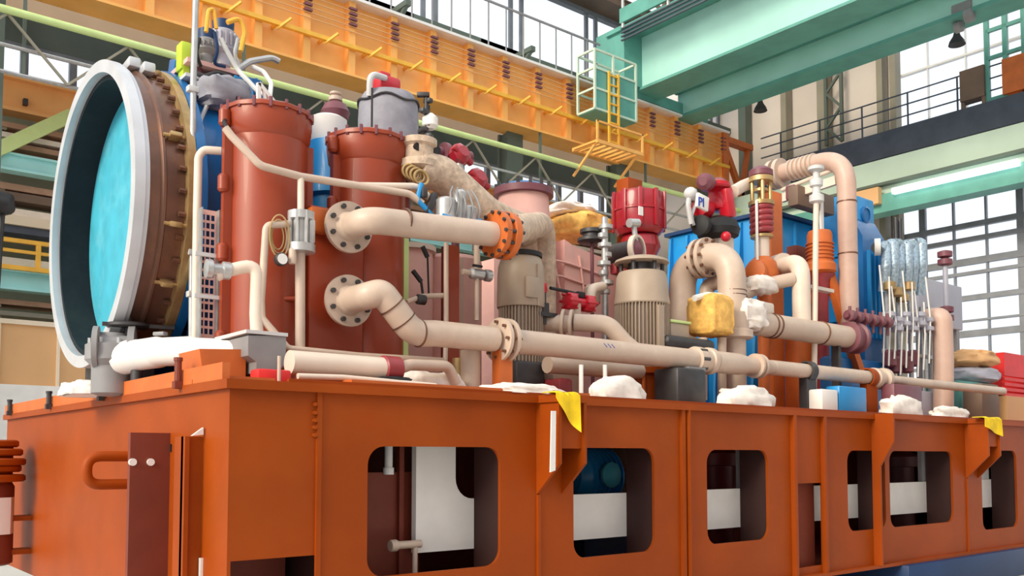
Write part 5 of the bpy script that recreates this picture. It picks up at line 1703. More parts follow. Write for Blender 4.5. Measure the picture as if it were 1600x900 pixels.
# clutter on the big casing: stand with motors, cables, lime box
Yk = 2.2
q = P(330, 130, Y=Yk)
e = thing('work_platform', 'grey flat stand with struts on top of the blue casing', 'stand', (q.x, Yk, P(330, 200, Y=Yk).z))
zpl = P(330, 106, Y=Yk).z
xa, xb = P(286, 120, Y=Yk).x, P(372, 120, Y=Yk).x
MB().mm(xa, xb, Yk - .1, Yk + .6, zpl - .04, zpl).build('top_plate', m_pink, e)
zp2 = P(330, 132, Y=Yk).z
MB().mm(xa - .02, xb, Yk - .12, Yk + .6, zp2 - .03, zp2).build('lower_plate', m_grey_l, e)
b = MB()
for (xx) in (xa + .08, (xa + xb) / 2, xb - .06):
    b.mm(xx - .025, xx + .025, Yk, Yk + .05, AZ + 1.0, zpl - .03)
b.bar((xa + .1, Yk, zp2 - .5), (xb - .1, Yk, zp2), .04).bar((xb - .05, Yk, zp2 - .5), (xa + .2, Yk, zp2), .04)
b.split('strut', m_grey, e)
b = MB()
for k in range(7):
    x = xa + .12 + (xb - xa - .2) * k / 6
    b.lathe((x, Yk + .1 * (k % 3), zp2 + .0), (0, 0, 1), [(.03, 0), (.05, .02), (.05, .1 + .04 * (k % 2)), (.02, .13 + .04 * (k % 2))], 12)
b.split('fitting', m_plum, e)
q = P(296, 82, Y=Yk)
tag(MB().mm(q.x - .07, q.x + .07, Yk, Yk + .14, P(290, 108, Y=Yk).z - .0, P(290, 64, Y=Yk).z, .015).mm(q.x - .05, q.x + .05, Yk, Yk + .12, zp2, P(290, 106, Y=Yk).z).build('lime_box', m_limed), 'lime green box on the stand above the blue casing', 'box')
for i, (px, py0, py1, w, m, lab) in enumerate(((322, 45, 104, 16, m_grey, 'grey upright motor right of the tall silver pole'), (348, 32, 104, 20, m_lilac, 'lilac grey upright motor with dark cap beside the yellow hooks'))):
    c = P(px, 80, Y=Yk + .1)
    z0, z1 = P(px, py1, Y=Yk + .1).z, P(px, py0, Y=Yk + .1).z
    r = M(w, c)
    e = thing('small_motor', lab, 'motor', (c.x, Yk + .1, z0), 'small motors on the stand')
    MB().lathe((c.x, Yk + .1, 0), (0, 0, 1), [(r * .6, z0), (r * .6, z0 + .1), (r, z0 + .14), (r, z1 - .12), (r * .8, z1 - .1)], 20).build('body', m, e)
    MB().lathe((c.x, Yk + .1, 0), (0, 0, 1), [(r * .8, z1 - .1), (r * .85, z1 - .02), (r * .5, z1)], 20).build('cap', m_blue_d, e)
    b = MB()
    fins(b, Vector((c.x, Yk + .1, 0)), r, z0 + .16, z1 - .14, 18, .02)
    b.build('cooling_fins', m, e)
def cable(pts, r, m, label):
    return pipe('cable', pts, r, m, label, .15, 'cable', 8)
cable([(345, 60, 2.0), (352, 75, 2.0), (372, 110, 2.0), (400, 140, 1.8), (420, 150, 1.5)], .022, m_grey_l, 'thick light grey cable hanging from the lilac motor to the first cooler')
cable([(355, 35, 2.0), (375, 28, 2.0), (383, 50, 2.0), (376, 80, 2.0)], .022, m_beam_y, 'yellow looped sling beside the lilac motor')
cable([(322, 50, 2.0), (326, 16, 2.0), (334, 14, 2.0), (338, 45, 2.0)], .018, m_beam_y, 'yellow sling loop above the grey motor')
cable([(372, 108, 2.1), (390, 96, 2.1), (425, 90, 2.1), (436, 96, 2.1)], .028, m_steel, 'silver tube lying out from the stand towards the right')
cable([(340, 130, 2.0), (365, 150, 1.9), (388, 160, 1.6), (350, 190, 1.2), (356, 205, .95)], .018, m_black, 'black cable drooping from the stand to the sloping pipe')
cable([(366, 120, 2.0), (385, 130, 2.0), (396, 150, 1.9), (372, 165, 1.8)], .018, m_blue2, 'bright blue cable looped beside the first cooler lid')
tag(MB().blob(P(350, 150, Y=2.0), (.22, .2, .14), .25, 3, 71, 24).build('grey_bundle', m_greyw, None, None, 60), 'grey wrapped bundle under the stand beside the first cooler', 'bundle')
tag(MB().blob(P(385, 145, Y=2.1), (.14, .15, .12), .25, 3, 72, 24).build('blue_bundle', m_blue, None, None, 60), 'blue wrapped bundle under the stand beside the first cooler lid', 'bundle')

cable([(300, 110, 2.1), (318, 120, 2.05), (340, 112, 2.1), (362, 122, 2.1)], .02, m_steel_d, 'dark cable sagging along the front of the stand')
cable([(312, 60, 2.1), (306, 84, 2.05), (314, 104, 2.1)], .016, m_black, 'black cable down the left side of the grey motor')
cable([(335, 50, 2.0), (341, 78, 2.0), (333, 100, 2.1), (352, 104, 2.1)], .016, m_blue_d, 'navy cable looping between the two small motors')
cable([(318, 134, 2.1), (326, 160, 2.0), (312, 190, 1.9), (320, 215, 1.85)], .018, m_grey_l, 'light grey cable hanging below the stand beside the tall pole')
cable([(358, 128, 2.1), (350, 152, 2.0), (366, 172, 1.7), (356, 192, 1.3)], .014, m_red, 'thin red cable trailing from the stand to the first cooler')
cable([(372, 60, 2.1), (366, 84, 2.1), (374, 104, 2.1)], .016, m_steel, 'thin silver cable right of the lilac motor')
cable([(395, 104, 2.1), (412, 112, 2.0), (424, 130, 1.9), (420, 165, 1.6)], .02, m_white, 'white cable over the lid bracket of the first cooler')
# ------------------------------------------------------------------ the hall
YO, XW, YW = 14.0, 26.0, 20.0
struct(MB().mm(-30, 40, -30, 30, -.2, 0).build('floor', m_floor))


def zo_(px, py, Y):
    return P(px, py, Y=Y).z


# runway beam (orange)
zt = zo_(900, 133, YO)
zb_ = zo_(900, 227, YO)
xe = P(1128, 240, Y=YO).x
e = thing('runway_beam', 'long orange crane runway girder with upright stiffeners high along the hall', 'girder', (8, YO, zb_))
MB().mm(-8, xe, YO, YO + .08, zb_, zt).build('web', m_beam, e)
MB().mm(-8, xe, YO - .35, YO + 1.0, zt, zt + .07).build('top_flange', m_white, e, 'pale top flange')
MB().mm(-8, xe, YO - .3, YO + .5, zb_ - .06, zb_).build('bottom_flange', m_beam, e)
b = MB()
for k in range(-14, 12):
    x = 9.78 + 1.2 * k
    if x < xe:
        b.mm(x - .09, x + .09, YO - .22, YO, zb_, zt)
b.split('stiffener', m_beam, e)
b = MB()
zr = zb_ + (zt - zb_) * .36
b.mm(-8, xe, YO - .34, YO - .24, zr - .05, zr + .05)
for k in range(-14, 12):
    x = 10.2 + 1.2 * k
    if x < xe:
        b.bar((x, YO - .26, zr - .12), (x + .25, YO - .5, zr + .12), .05)
        b.mm(x - .03, x + .03, YO - .26, YO, zr - .03, zr + .03)
b.build('conductor_rail', m_beam_y, e, 'yellow conductor rail with brackets')
b = MB()
for k in range(5):
    z_ = zt - .25 - .13 * k
    b.tube([(-8, YO - .26, z_), (2, YO - .27, z_ - .02), (9, YO - .25, z_), (16, YO - .27, z_ - .02), (xe, YO - .25, z_)], .013, 6)
b.split('cable', m_part, e)
b = MB()
for k in range(-14, 12):
    x = 9.78 + 1.2 * k
    if x < xe:
        for j in range(4):
            b.mm(x - .1, x + .1, YO - .3, YO - .2, zt - .62 + .13 * j, zt - .57 + .13 * j)
b.build('cable_clips', m_plum, e)
# end bracket of the girder
b = MB()
b.mm(xe - .3, xe, YO - .3, YO + .5, zb_ - .06, zt).bar((xe, YO, zt - .1), (xe + 1.6, YO, zb_ - .9), .16, .2).mm(xe, xe + 1.6, YO - .15, YO + .15, zt - .2, zt - .0).bar((xe + 1.5, YO, zt), (xe + .9, YO, zb_ - .8), .14, .16)
b.build('end_bracket', m_orange, e)
# walkway railing on the girder
e = thing('walkway_railing', 'thin grey railing along the top of the orange runway girder', 'railing', (8, YO - .28, zt + .07))
b = MB()
hgt = 1.27
b.bar((-8, YO - .28, zt + .07 + hgt), (P(905, 60, Y=YO).x + .6, YO - .28, zt + .07 + hgt), .05)
b.build('top_rail', m_grey, e)
b = MB()
k = 0
x = -4.0
while x < 17.0:
    b.cyl((x, YO - .28, zt + .07), (x, YO - .28, zt + .07 + hgt), .022, None, 6)
    x += .62
b.split('railing_post', m_grey, e)
# columns under the girder, each on its own
colx = [x for x in (-3.5, .9, 5.3, 9.7, 14.1, 18.5, 22.6)]
for i, x in enumerate(colx):
    names = ['first', 'second', 'third', 'fourth', 'fifth', 'sixth', 'seventh']
    tag(MB().mm(x - .2, x + .2, YO + .25, YO + .65, 0, zb_ - .06).mm(x - .28, x + .28, YO + .22, YO + .3, 0, zb_ - .06).mm(x - .28, x + .28, YO + .6, YO + .68, 0, zb_ - .06).build('steel_column', m_col),
        f'dark green grey column under the orange runway girder, {names[i]} along from the near end', 'column', 'columns under the orange runway girder')
# upper wall with clerestory windows above the girder
YC2 = 16.2
zs = zt - .6
zr_ = zo_(930, 22, YC2)
b = MB()
b.mm(-12, XW, YC2, YC2 + .15, zb_ + .4, zt + .2)
struct(b.build('wall_left_upper', m_cream))
wz0, wz1 = zt + .2, zr_
b = MB()
x = -10.6
while x < XW:
    for dx in (-.22, .22):
        b.mm(x + dx - .07, x + dx + .07, YC2, YC2 + .08, wz0, wz1)
    x += 3.3
b.mm(-12, XW, YC2, YC2 + .1, wz0, wz0 + .1).mm(-12, XW, YC2 - .05, YC2 + .15, wz1 - .12, wz1 + .2)
wn = struct(b.build('window_1', m_mull))
struct(MB().mm(-12, XW, YC2 + .03, YC2 + .04, wz0, wz1).build('window_pane', m_glass, wn))
# roof over the far part and trusses
struct(MB().mm(22, XW + .3, -6, YC2 + .3, wz1 + 1.7, wz1 + 1.9).mm(-12, 22, YC2 - 1.5, YC2 + .3, wz1 + 1.7, wz1 + 1.9).build('ceiling', m_truss))
for i, (xx, lab) in enumerate(((18.4, 'brown lattice roof truss nearest above the crane'), (21.2, 'brown lattice roof truss in the middle above the crane'), (24.0, 'brown lattice roof truss farthest above the crane'))):
    b = MB()
    zl_, zu = wz1 + .25, wz1 + 1.6
    b.mm(xx - .1, xx + .1, -6, YC2, zl_ - .12, zl_).mm(xx - .1, xx + .1, -6, YC2, zu, zu + .12)
    y = YC2
    s = 0
    while y > -5:
        b.bar((xx, y, zl_ if s % 2 else zu), (xx, y - 1.3, zu if s % 2 else zl_), .12)
        y -= 1.3
        s += 1
    tag(b.build('roof_truss', m_truss), lab, 'truss', 'roof trusses')
b = MB()
for k in range(9):
    y = YC2 - .4 - k * 1.6
    b.mm(17, XW, y - .06, y + .06, wz1 + 1.45, wz1 + 1.6)
tag(b.build('roof_purlin', m_truss), 'row of brown roof purlins under the ceiling', 'purlin')
tag(MB().mm(-10, XW - .2, YC2 - .9, YC2 - .04, wz1 + .02, wz1 + .25).mm(-10, XW - .2, YC2 - .95, YC2 - .04, wz1 + .25, wz1 + .3).build('eaves_girder', m_truss), 'brown eaves girder under the roof edge above the tall windows', 'girder')

# ------------------------------------------------------------------ back wall of the side aisle
struct(MB().mm(-14, XW, YW, YW + .2, 0, 10.7).build('wall_left', m_wallg))
struct(MB().mm(-14, XW, YW, YW + .2, 12.05, 14).build('wall_left_top', m_col))
b = MB()
x = -10.0
k = 0
while x < XW:
    b.mm(x - .09, x + .09, YW - .05, YW + .1, 10.7, 12.05)
    x += 1.15
b.mm(-14, XW, YW - .05, YW + .12, 10.65, 10.78).mm(-14, XW, YW - .05, YW + .12, 11.97, 12.1)
wn = struct(b.build('window_2', m_mull))
struct(MB().mm(-14, XW, YW + .04, YW + .05, 10.7, 12.05).build('window_pane', m_glass, wn))
b = MB()
for k in range(10):  # slatted ceiling, gaps added to let daylight down onto the boards
    b.mm(-14 + 4.0 * k, -12.4 + 4.0 * k, YC2 - .5, YW + .3, 13.9, 14.1)
b.mm(-14, XW, YC2 - .5, YC2 + .1, 13.9, 14.1).mm(-14, XW, YW - .2, YW + .3, 13.9, 14.1)
ca_ = struct(b.build('ceiling_aisle', m_col))
struct(MB().mm(-14, XW, YC2, YW, 14.02, 14.04).build('added_skylight_pane', m_glass, ca_))
# aisle ceiling lattice
for i in range(5):
    xx = 2.0 + i * 4.4
    b = MB()
    b.mm(xx - .08, xx + .08, YO + .7, YW - .07, 12.75, 12.9).mm(xx - .08, xx + .08, YO + .7, YW - .07, 13.7, 13.85)
    for s in range(4):
        y = YO + .8 + 1.2 * s
        b.bar((xx, y, 12.85 if s % 2 else 13.75), (xx, y + 1.1, 13.75 if s % 2 else 12.85), .1)
    tag(b.build('aisle_truss', m_col), ['green grey aisle truss nearest the near end of the hall', 'green grey aisle truss second from the near end of the hall', 'green grey aisle truss in the middle of the aisle', 'green grey aisle truss second from the far wall', 'green grey aisle truss nearest the far wall'][i], 'truss', 'trusses under the aisle ceiling')
# lattice service bridge with a lime green top tube
zg = zo_(400, 122, 13.5)
e = thing('pipe_bridge', 'lattice pipe bridge with pale lime green top tube running under the orange girder', 'pipe bridge', (8, 13.9, zg - 1))
MB().tube([(-6, 13.5, zg), (23.5, 13.5, zg)], .075, 12).build('top_tube', m_lime, e, 'pale lime green tube')
b = MB()
for (y, z_) in ((13.7, zg - .6), (13.75, zg - 1.1)):
    b.tube([(-6, y, z_), (23.5, y, z_)], .04, 8)
b.split('pipe', m_steel, e)
b = MB()
for k in range(13):
    x = -5.5 + 2.2 * k
    b.bar((x, 13.55, zg - .05), (x + 1.1, 13.68, zg - 1.1), .045).bar((x + 1.1, 13.68, zg - 1.1), (x + 2.2, 13.55, zg - .05), .045)
b.build('lattice', m_col_l, e)
b = MB()
for x in colx:
    b.mm(x - .06, x + .06, 13.45, YO + .215, zg - 1.2, zg - 1.08)
    b.mm(x + .5, x + .56, 13.72, 13.78, zg - 1.1, zb_ - .061)
b.split('bracket', m_col, e)
# orange beam further back at left
zq0, zq1 = P(50, 178, Y=18.8).z, P(50, 133, Y=18.8).z
e = thing('rear_beam', 'orange rear runway beam behind the intake duct at the left', 'girder', (2, 18.8, zq0))
MB().mm(-8, 24, 18.8, 18.9, zq0, zq1).mm(-8, 24, 18.6, 19.1, zq1, zq1 + .08).mm(-8, 24, 18.6, 19.1, zq0 - .08, zq0).build('beam', m_beam_r, e)
b = MB()
for k in range(14):
    b.mm(-6 + 2.1 * k, -5.9 + 2.1 * k, 18.66, 18.8, zq0 + .15, zq0 + .3)
b.split('stud', m_steel_d, e)


# galleries with stored boards behind the duct
def zl(py, Y=18.0, px=40):
    return P(px, py, Y=Y).z


lev = [(196, 204, m_board, 'brown'), (212, 220, m_boardw, 'pale'), (226, 234, m_board, 'brown'), (290, 300, m_board, 'brown'), (303, 316, m_truss, 'grey brown'), (328, 342, m_boardw, 'pale'), (352, 366, m_walk, 'slate'),
       (405, 416, m_boardw, 'pale'), (470, 478, m_board, 'brown'), (488, 495, m_col_l, 'khaki')]
nm = ['below the orange rear beam', 'second below the orange rear beam', 'third below the orange rear beam', 'under the upper teal beam', 'second under the upper teal beam', 'third under the upper teal beam', 'just above the yellow guard rail', 'just below the yellow guard rail', 'under the lower teal beam', 'just above the ochre partition']
for i, (a, b_, m, cn) in enumerate(lev):
    tag(MB().mm(-7, 22, 18.0, 18.5 + .1 * (i % 3), zl(b_), zl(a)).build('stored_boards', m), f'{cn} stack of long boards on the gallery {nm[i]}', 'boards', 'long boards stacked on the gallery')
e = thing('cantilever_rack', 'khaki cantilever rack holding the long boards behind the duct', 'rack', (4, 18.7, 0))
for k in range(5):
    x = -2.7 + 4.6 * k
    MB().mm(x - .07, x + .07, 18.72, 18.9, 0, zl(192)).build('upright', m_col_l, e)
    for (a, b_, m, cn) in lev:
        MB().mm(x - .05, x + .05, 18.05, 18.72, zl(b_) - .06, zl(b_)).build('arm', m_col_l, e)
for i, (a, b_, lab) in enumerate(((247, 268, 'pale teal gallery beam behind the duct, upper of the two'), (428, 452, 'pale teal gallery beam behind the duct, lower of the two'))):
    tag(MB().mm(-7, 23, 17.7, 17.8, zl(b_, 17.7), zl(a, 17.7)).mm(-7, 23, 17.6, 17.95, zl(b_, 17.7) - .05, zl(b_, 17.7)).mm(-7, 23, 17.6, 17.95, zl(a, 17.7), zl(a, 17.7) + .05).build('gallery_beam', m_teal_p), lab, 'beam', 'teal gallery beams')
tag(MB().mm(-7, 22, 17.9, 18.4, zl(350, 17.7), zl(335, 17.7)).build('gallery_floor', m_cream), 'cream gallery floor edge behind the duct', 'floor edge')
e = thing('gallery_guard_rail', 'yellow guard rail on the gallery behind the duct', 'railing', (6, 17.4, zl(424, 17.4)))
MB().bar((-7, 17.4, zl(378, 17.4)), (22, 17.4, zl(378, 17.4)), .09).bar((-7, 17.4, zl(394, 17.4)), (22, 17.4, zl(394, 17.4)), .07).bar((-7, 17.4, zl(420, 17.4)), (22, 17.4, zl(420, 17.4)), .1).build('rail', m_beam_y, e)
b = MB()
for k in range(20):
    b.mm(-6.5 + 1.5 * k, -6.4 + 1.5 * k, 17.36, 17.44, zl(422, 17.4), zl(378, 17.4))
b.split('post', m_beam_y, e)
tag(MB().bar(P(-30, 246, Y=17.57), P(112, 180, Y=17.57), .12, .30).build('diagonal_brace', m_lime), 'olive lime diagonal brace crossing behind the duct', 'brace')
for i in range(6):
    x = -5.0 + 4.6 * i
    tag(MB().mm(x - .15, x + .15, 18.6, 18.9, 0, zq0 - .08).build('steel_column', m_col_l), ['khaki rear column nearest the near end of the hall', 'khaki rear column second from the near end', 'khaki rear column third from the near end', 'khaki rear column fourth from the near end', 'khaki rear column second from the far wall', 'khaki rear column nearest the far wall'][i], 'column', 'khaki columns under the rear beam')
# ochre partition below
e = thing('ochre_partition', 'ochre panelled partition wall behind the base end at the left', 'partition', (4, 16, 0))
zp1, zp0 = P(40, 508, Y=16).z, P(40, 602, Y=16).z
MB().mm(-7, 23, 16, 16.1, zp0, zp1).build('panels', m_part, e)
b = MB()
b.mm(-7, 23, 15.94, 16.14, zp1, zp1 + .1)
for k in range(26):
    x = -6.5 + 1.15 * k
    b.mm(x - .03, x + .03, 15.95, 16, zp0, zp1)
b.split('trim_strip', m_cream, e)
MB().mm(-7, 23, 15.9, 16.15, 0, zp0).build('plinth', m_white, e)
tag(MB().blob(P(5, 318, Y=15) + Vector((-.1, 0, 0)), (.3, .25, .22), .15, 2, 81, 20).cyl(P(5, 318, Y=15), P(5, 318, Y=15) + Vector((-.1, 1.6, -.1)), .06).cyl(P(5, 318, Y=15), P(5, 318, Y=15) + Vector((-.2, 0, -6)), .05).build('flood_lamp', m_steel_d), 'dark flood lamp on a post at the left edge', 'lamp')

# ------------------------------------------------------------------ end wall
XF = XW
ycr = YC2
# window strips and panels: everything on X = XF
def yz(px, py, X=XF):
    p = P(px, py, X=X)
    return p.y, p.z


bw_z1 = yz(1480, 312)[1]
bw_y0 = yz(1396, 400)[0]
up_z0, up_z1 = yz(1480, 212)[1], wz1
uw_y0 = yz(1394, 150)[0]
# solid wall around the openings
b = MB()
b.mm(XF, XF + .2, bw_y0, YW, 0, up_z1 + 1.9)
b.mm(XF, XF + .2, -12, bw_y0, bw_z1, up_z0)
b.mm(XF, XF + .2, -12, bw_y0, up_z1, up_z1 + 1.9)
b.mm(XF, XF + .2, -12, bw_y0, 0, 1.0)
struct(b.build('wall_far', m_wall))
def grid_window(name, y0, y1, z0, z1, nys, zs_, X, thick, m):
    b = MB()
    for k in range(nys + 1):
        y = y0 + (y1 - y0) * k / nys
        w = thick if k % 3 == 0 else thick * .25
        b.mm(X - .06, X + .06, y - w / 2, y + w / 2, z0, z1)
    for (z_, w) in zs_:
        b.mm(X - .08, X + .08, y0, y1, z_ - w / 2, z_ + w / 2)
    wn = struct(b.build(name, m))
    struct(MB().mm(X + .02, X + .03, y0, y1, z0, z1).build('window_pane', m_glass, wn))


lo = [(yz(1480, py)[1], w) for py, w in ((358, .16), (380, .14), (414, .2), (432, .1), (470, .16), (505, .06), (525, .2), (575, .1))]
grid_window('window_3', -12, bw_y0, 1.0, bw_z1, 22, lo, XF + .05, .2, m_mull)
grid_window('window_4', -12, uw_y0, up_z0, up_z1, 18, [(yz(1480, 95)[1], .06), (yz(1480, 180)[1], .05)], XF + .05, .12, m_white)
# wall columns
for i, (px, w, m, lab) in enumerate(((1163, .32, m_col, 'dark green wall column beside the end of the orange girder'), (1228, .22, m_col_l, 'khaki wall column on the far wall left of the lattice column'),
                                     (1288, .36, m_col_l, 'khaki wall column next to the lattice column on the far wall'), (1388, .4, m_col_l, 'khaki double wall column at the edge of the bright upper window'))):
    y, z_ = yz(px, 200, XF - .3)
    b = MB().mm(XF - .45, XF - .1, y - w / 2, y + w / 2, 0, up_z1 + .3)
    if px == 1388:
        b = MB().mm(XF - .45, XF - .1, y + .1, y + .3, 0, up_z1 + .3).mm(XF - .45, XF - .1, y - .35, y - .15, 0, up_z1 + .3)
    tag(b.build('steel_column', m), lab, 'column', 'columns on the far wall')
y, _ = yz(1304, 170, XF - .4)
b = MB()
zlo, zhi = yz(1304, 225, XF - .4)[1], up_z1
b.mm(XF - .5, XF - .4, y + .24, y + .34, zlo, zhi).mm(XF - .5, XF - .4, y - .34, y - .24, zlo, zhi)
s = 0
z_ = zlo
while z_ < zhi - .6:
    b.bar((XF - .45, y + .28 * (1 if s % 2 else -1), z_), (XF - .45, y - .28 * (1 if s % 2 else -1), z_ + .6), .08)
    z_ += .6
    s += 1
tag(b.build('lattice_column', m_col), 'narrow lattice column on the far wall', 'column')
# unseen right wall behind the camera, added to cut the sky fill
struct(MB().mm(-10, XF, -12.3, -12, 0, 11.5).build('wall_right_unseen', m_wall))
# walkway
XV = XF - 1.6
za, zb2 = yz(1480, 178, XV)[1], yz(1480, 221, XV)[1]
e = thing('far_walkway', 'slate grey walkway gallery along the far wall', 'walkway', (XV + .7, 5, zb2))
MB().mm(XV, XF - .46, -11.9, 13.4, zb2 + .35, za).build('deck', m_walk, e)
MB().mm(XV - .05, XV, -11.9, 13.4, zb2, za).build('edge_beam', m_walk, e)
b = MB()
for k in range(7):
    y = -11 + 3.9 * k
    b.mm(XF - .47, XF - .001, y, y + .2, za - .3, za - .05)
b.split('wall_bracket', m_walk, e)
e = thing('far_walkway_railing', 'thin railing along the slate walkway on the far wall', 'railing', (XV, 5, za))
b = MB()
for h_ in (.35, .7, 1.05):
    b.bar((XV + .1, -11.9, za + h_), (XV + .1, 13.3, za + h_), .035)
b.split('rail', m_walk, e)
b = MB()
for k in range(17):
    y = -11.5 + 1.5 * k
    b.mm(XV + .08, XV + .12, y - .02, y + .02, za, za + 1.05)
b.split('post', m_walk, e)
# sage beams under the walkway
XB = XF - 2.2
z1, z0 = yz(1480, 222, XB)[1], yz(1480, 262, XB)[1]
z00 = yz(1480, 306, XB)[1]
e = thing('sage_crane_beam', 'broad pale sage green beam below the far walkway', 'beam', (XB, 4, z00))
MB().mm(XB, XB + .15, -12, 15, z0, z1).build('upper_web', m_sage, e)
MB().mm(XB - .12, XB + .4, -12, 15, z0 - .08, z0).build('ledge', m_col, e)
MB().mm(XB + .1, XB + .2, -12, 15, z00 + .45, z0 - .08).build('middle_web', m_sage, e)
MB().mm(XB - .1, XB + .5, -12, 15, z00 - .1, z00 + .45).build('lower_box', m_teal_d, e)
y0_, z_ = yz(1395, 298, XB - .2)
y1_, _ = yz(1592, 255, XB - .2)
tag(MB().mm(XB - .27, XB - .1, y1_, y0_, z_ - .1, z_ + .06).build('tube_lamp', m_lamp), 'long white tube lamp along the sage beam', 'lamp')
tag(MB().mm(XB - .3, XB - .1, yz(1400, 300, XB)[0] + .4, yz(1340, 310, XB)[0], z_ - .3, z_ + .2).build('wood_packing', m_part), 'ochre packing block at the left end of the tube lamp', 'block')
# bright orange trolley block at the right edge, boxes on the walkway
y0_, z_ = yz(1502, 140, XV)
y1_, _ = yz(1540, 130, XV)
tag(MB().mm(XV - .1, XV + .3, y1_, y0_, z_ - .4, z_ + .5).mm(XV - .05, XV + .05, y0_ - .1, y0_, za, z_ - .3).mm(XV - .05, XV + .05, y1_, y1_ + .1, za, z_ - .3).build('control_box', m_truss), 'brown control box on posts above the far walkway', 'box')
y0_, z_ = yz(1568, 122, XV)
tag(MB().mm(XV - .1, XV + .5, y0_ - 2.0, y0_, z_ - .5, z_ + .5).mm(XV, XV + .4, y0_ - 1.9, y0_ - .1, za, z_ - .5).build('orange_buffer', m_orange), 'orange buffer block above the far walkway at the right edge', 'block')
b = MB()
y0_, z0_ = yz(1540, 60, XV)
y1_, _ = yz(1598, 40, XV)
for y in (y0_, (y0_ + y1_) / 2, y1_):
    b.mm(XV, XV + .12, y - .06, y + .06, za, z0_ + 1.2)
for dz in (-1.8, -.6, .2, 1.1):
    b.mm(XV, XV + .1, y1_, y0_, z0_ + dz - .05, z0_ + dz + .05)
tag(b.build('ladder_frame', m_teal_d), 'dark teal frame with rungs standing on the far walkway at the right edge', 'frame')
# hanging lamps
for i, (px, py, lab) in enumerate(((1188, 165, 'dark bell lamp hanging left under the teal crane'), (1495, 60, 'dark bell lamp hanging before the bright upper window'))):
    c = P(px, py, X=22.5)
    e = thing('bell_lamp', lab, 'lamp', (c.x, c.y, c.z - .2), 'bell lamps under the crane')
    MB().lathe((c.x, c.y, c.z - .22), (0, 0, 1), [(.22, .04), (.19, .14), (.1, .28), (.06, .42)], 20).build('shade', m_steel_d, e)
    MB().cyl((c.x, c.y, c.z + .2), (c.x, c.y, c.z + (1.2 if i == 0 else 1.0)), .02, None, 6).build('cord', m_steel_d, e)

# ------------------------------------------------------------------ overhead crane
e = thing('overhead_crane', 'big pale teal overhead travelling crane spanning the hall at top right', 'crane', (19.5, 3, zt + .1))
ga = P(985, 145, Y=YO - .0)
gb = P(1056, 190, Y=YO - .0)
zgA0 = ga.z
zgA1 = P(985, 68, Y=YO).z
zgB0 = gb.z + .14
zgB1 = zgB0 + 1.75
MB().mm(ga.x, ga.x + .9, -9, YO - .1, zgA0, zgA1).build('girder', m_teal, e)
MB().mm(ga.x - .08, ga.x + 1.0, -9, YO + .2, zgA0 - .08, zgA0).build('girder_flange', m_teal_d, e)
MB().mm(ga.x - .9, ga.x + 1.0, -9, YO + .2, zgA1, zgA1 + .1).build('girder_flange', m_teal_d, e)
MB().mm(gb.x, gb.x + .7, -9, YO - .1, zgB0, zgB1).build('girder', m_teal, e)
MB().mm(gb.x - .08, gb.x + .76, -9, YO - .05, zgB0 - .1, zgB0).build('girder_flange', m_teal_d, e)
MB().mm(gb.x - .12, gb.x - .0, -9, YO - .05, zgB0 + .72, zgB0 + .80).mm(gb.x - .1, gb.x + 1.0, -9, YO - .05, zgB1, zgB1 + .08).build('girder_ledge', m_teal_d, e)
b = MB()
for k in range(4):
    b.mm(ga.x - .95, ga.x - .88, -9, YO - .5, zgA1 - .02 - .12 * k, zgA1 + .02 - .12 * k)
b.split('festoon_cable', m_walk, e)
MB().mm(ga.x - 1.0, ga.x - .92, -9, YO - .5, zgA1 + .15, zgA1 + .6).build('toe_board', m_teal_d, e)
b = MB()
b.bar((ga.x - .95, -9, zgA1 + 1.25), (ga.x - .95, YO - .5, zgA1 + 1.25), .06)
for k in range(13):
    y = YO - .6 - 1.8 * k
    b.mm(ga.x - .98, ga.x - .92, y - .03, y + .03, zgA1, zgA1 + 1.25)
b.build('crane_railing', m_grey_l, e)
MB().mm(ga.x - .6, gb.x + 1.3, YO - .3, YO + .5, zt + .12, zgA0 + .1).mm(ga.x - .8, ga.x + .3, YO - .5, YO + .7, zgA0, zgA1 + .2).build('end_carriage', m_teal_d, e)
b = MB()
for x in (ga.x - .3, gb.x + .9):
    b.lathe((x, YO + .1, zt + .28), (0, 1, 0), [(.15, -.12), (.22, -.1), (.22, .1), (.15, .12)], 20)
b.split('wheel', m_steel_d, e)
# crane access cage and ladder
p0 = P(918, 170, Y=YO - .9)
p1 = P(982, 170, Y=YO - .9)
zc1, zc0 = P(945, 92, Y=YO - .9).z, P(945, 182, Y=YO - .9).z
zmid = P(945, 120, Y=YO - .9).z
e2 = e
b = MB()
for x in (p0.x, p0.x + .75, p1.x):
    for y in (YO - 1.2, YO - .5):
        b.mm(x - .03, x + .03, y - .03, y + .03, zc0, zc1)
for z_ in (zc0, zmid, zc1, (zc0 + zmid) / 2):
    b.mm(p0.x, p1.x, YO - 1.22, YO - 1.17, z_ - .03, z_ + .03).mm(p0.x, p1.x, YO - .53, YO - .48, z_ - .03, z_ + .03).mm(p0.x - .02, p0.x + .03, YO - 1.2, YO - .5, z_ - .03, z_ + .03).mm(p1.x - .02, p1.x + .03, YO - 1.2, YO - .5, z_ - .03, z_ + .03)
b.build('access_cage', m_sage, e, 'pale green access cage')
b = MB()
b.mm(p0.x, p1.x, YO - 1.2, YO - .5, zc0 - .05, zc0).mm(p0.x, p1.x, YO - 1.19, YO - 1.16, zc0, zmid)
b.build('cage_floor', m_teal_d, e)
b = MB()
xl = P(952, 200, Y=YO - 1.25).x
zl0 = P(952, 226, Y=YO - 1.25).z
b.mm(xl - .03, xl + .03, YO - 1.28, YO - 1.22, zl0, zmid).mm(xl + .35, xl + .41, YO - 1.28, YO - 1.22, zl0, zmid)
z_ = zl0 + .1
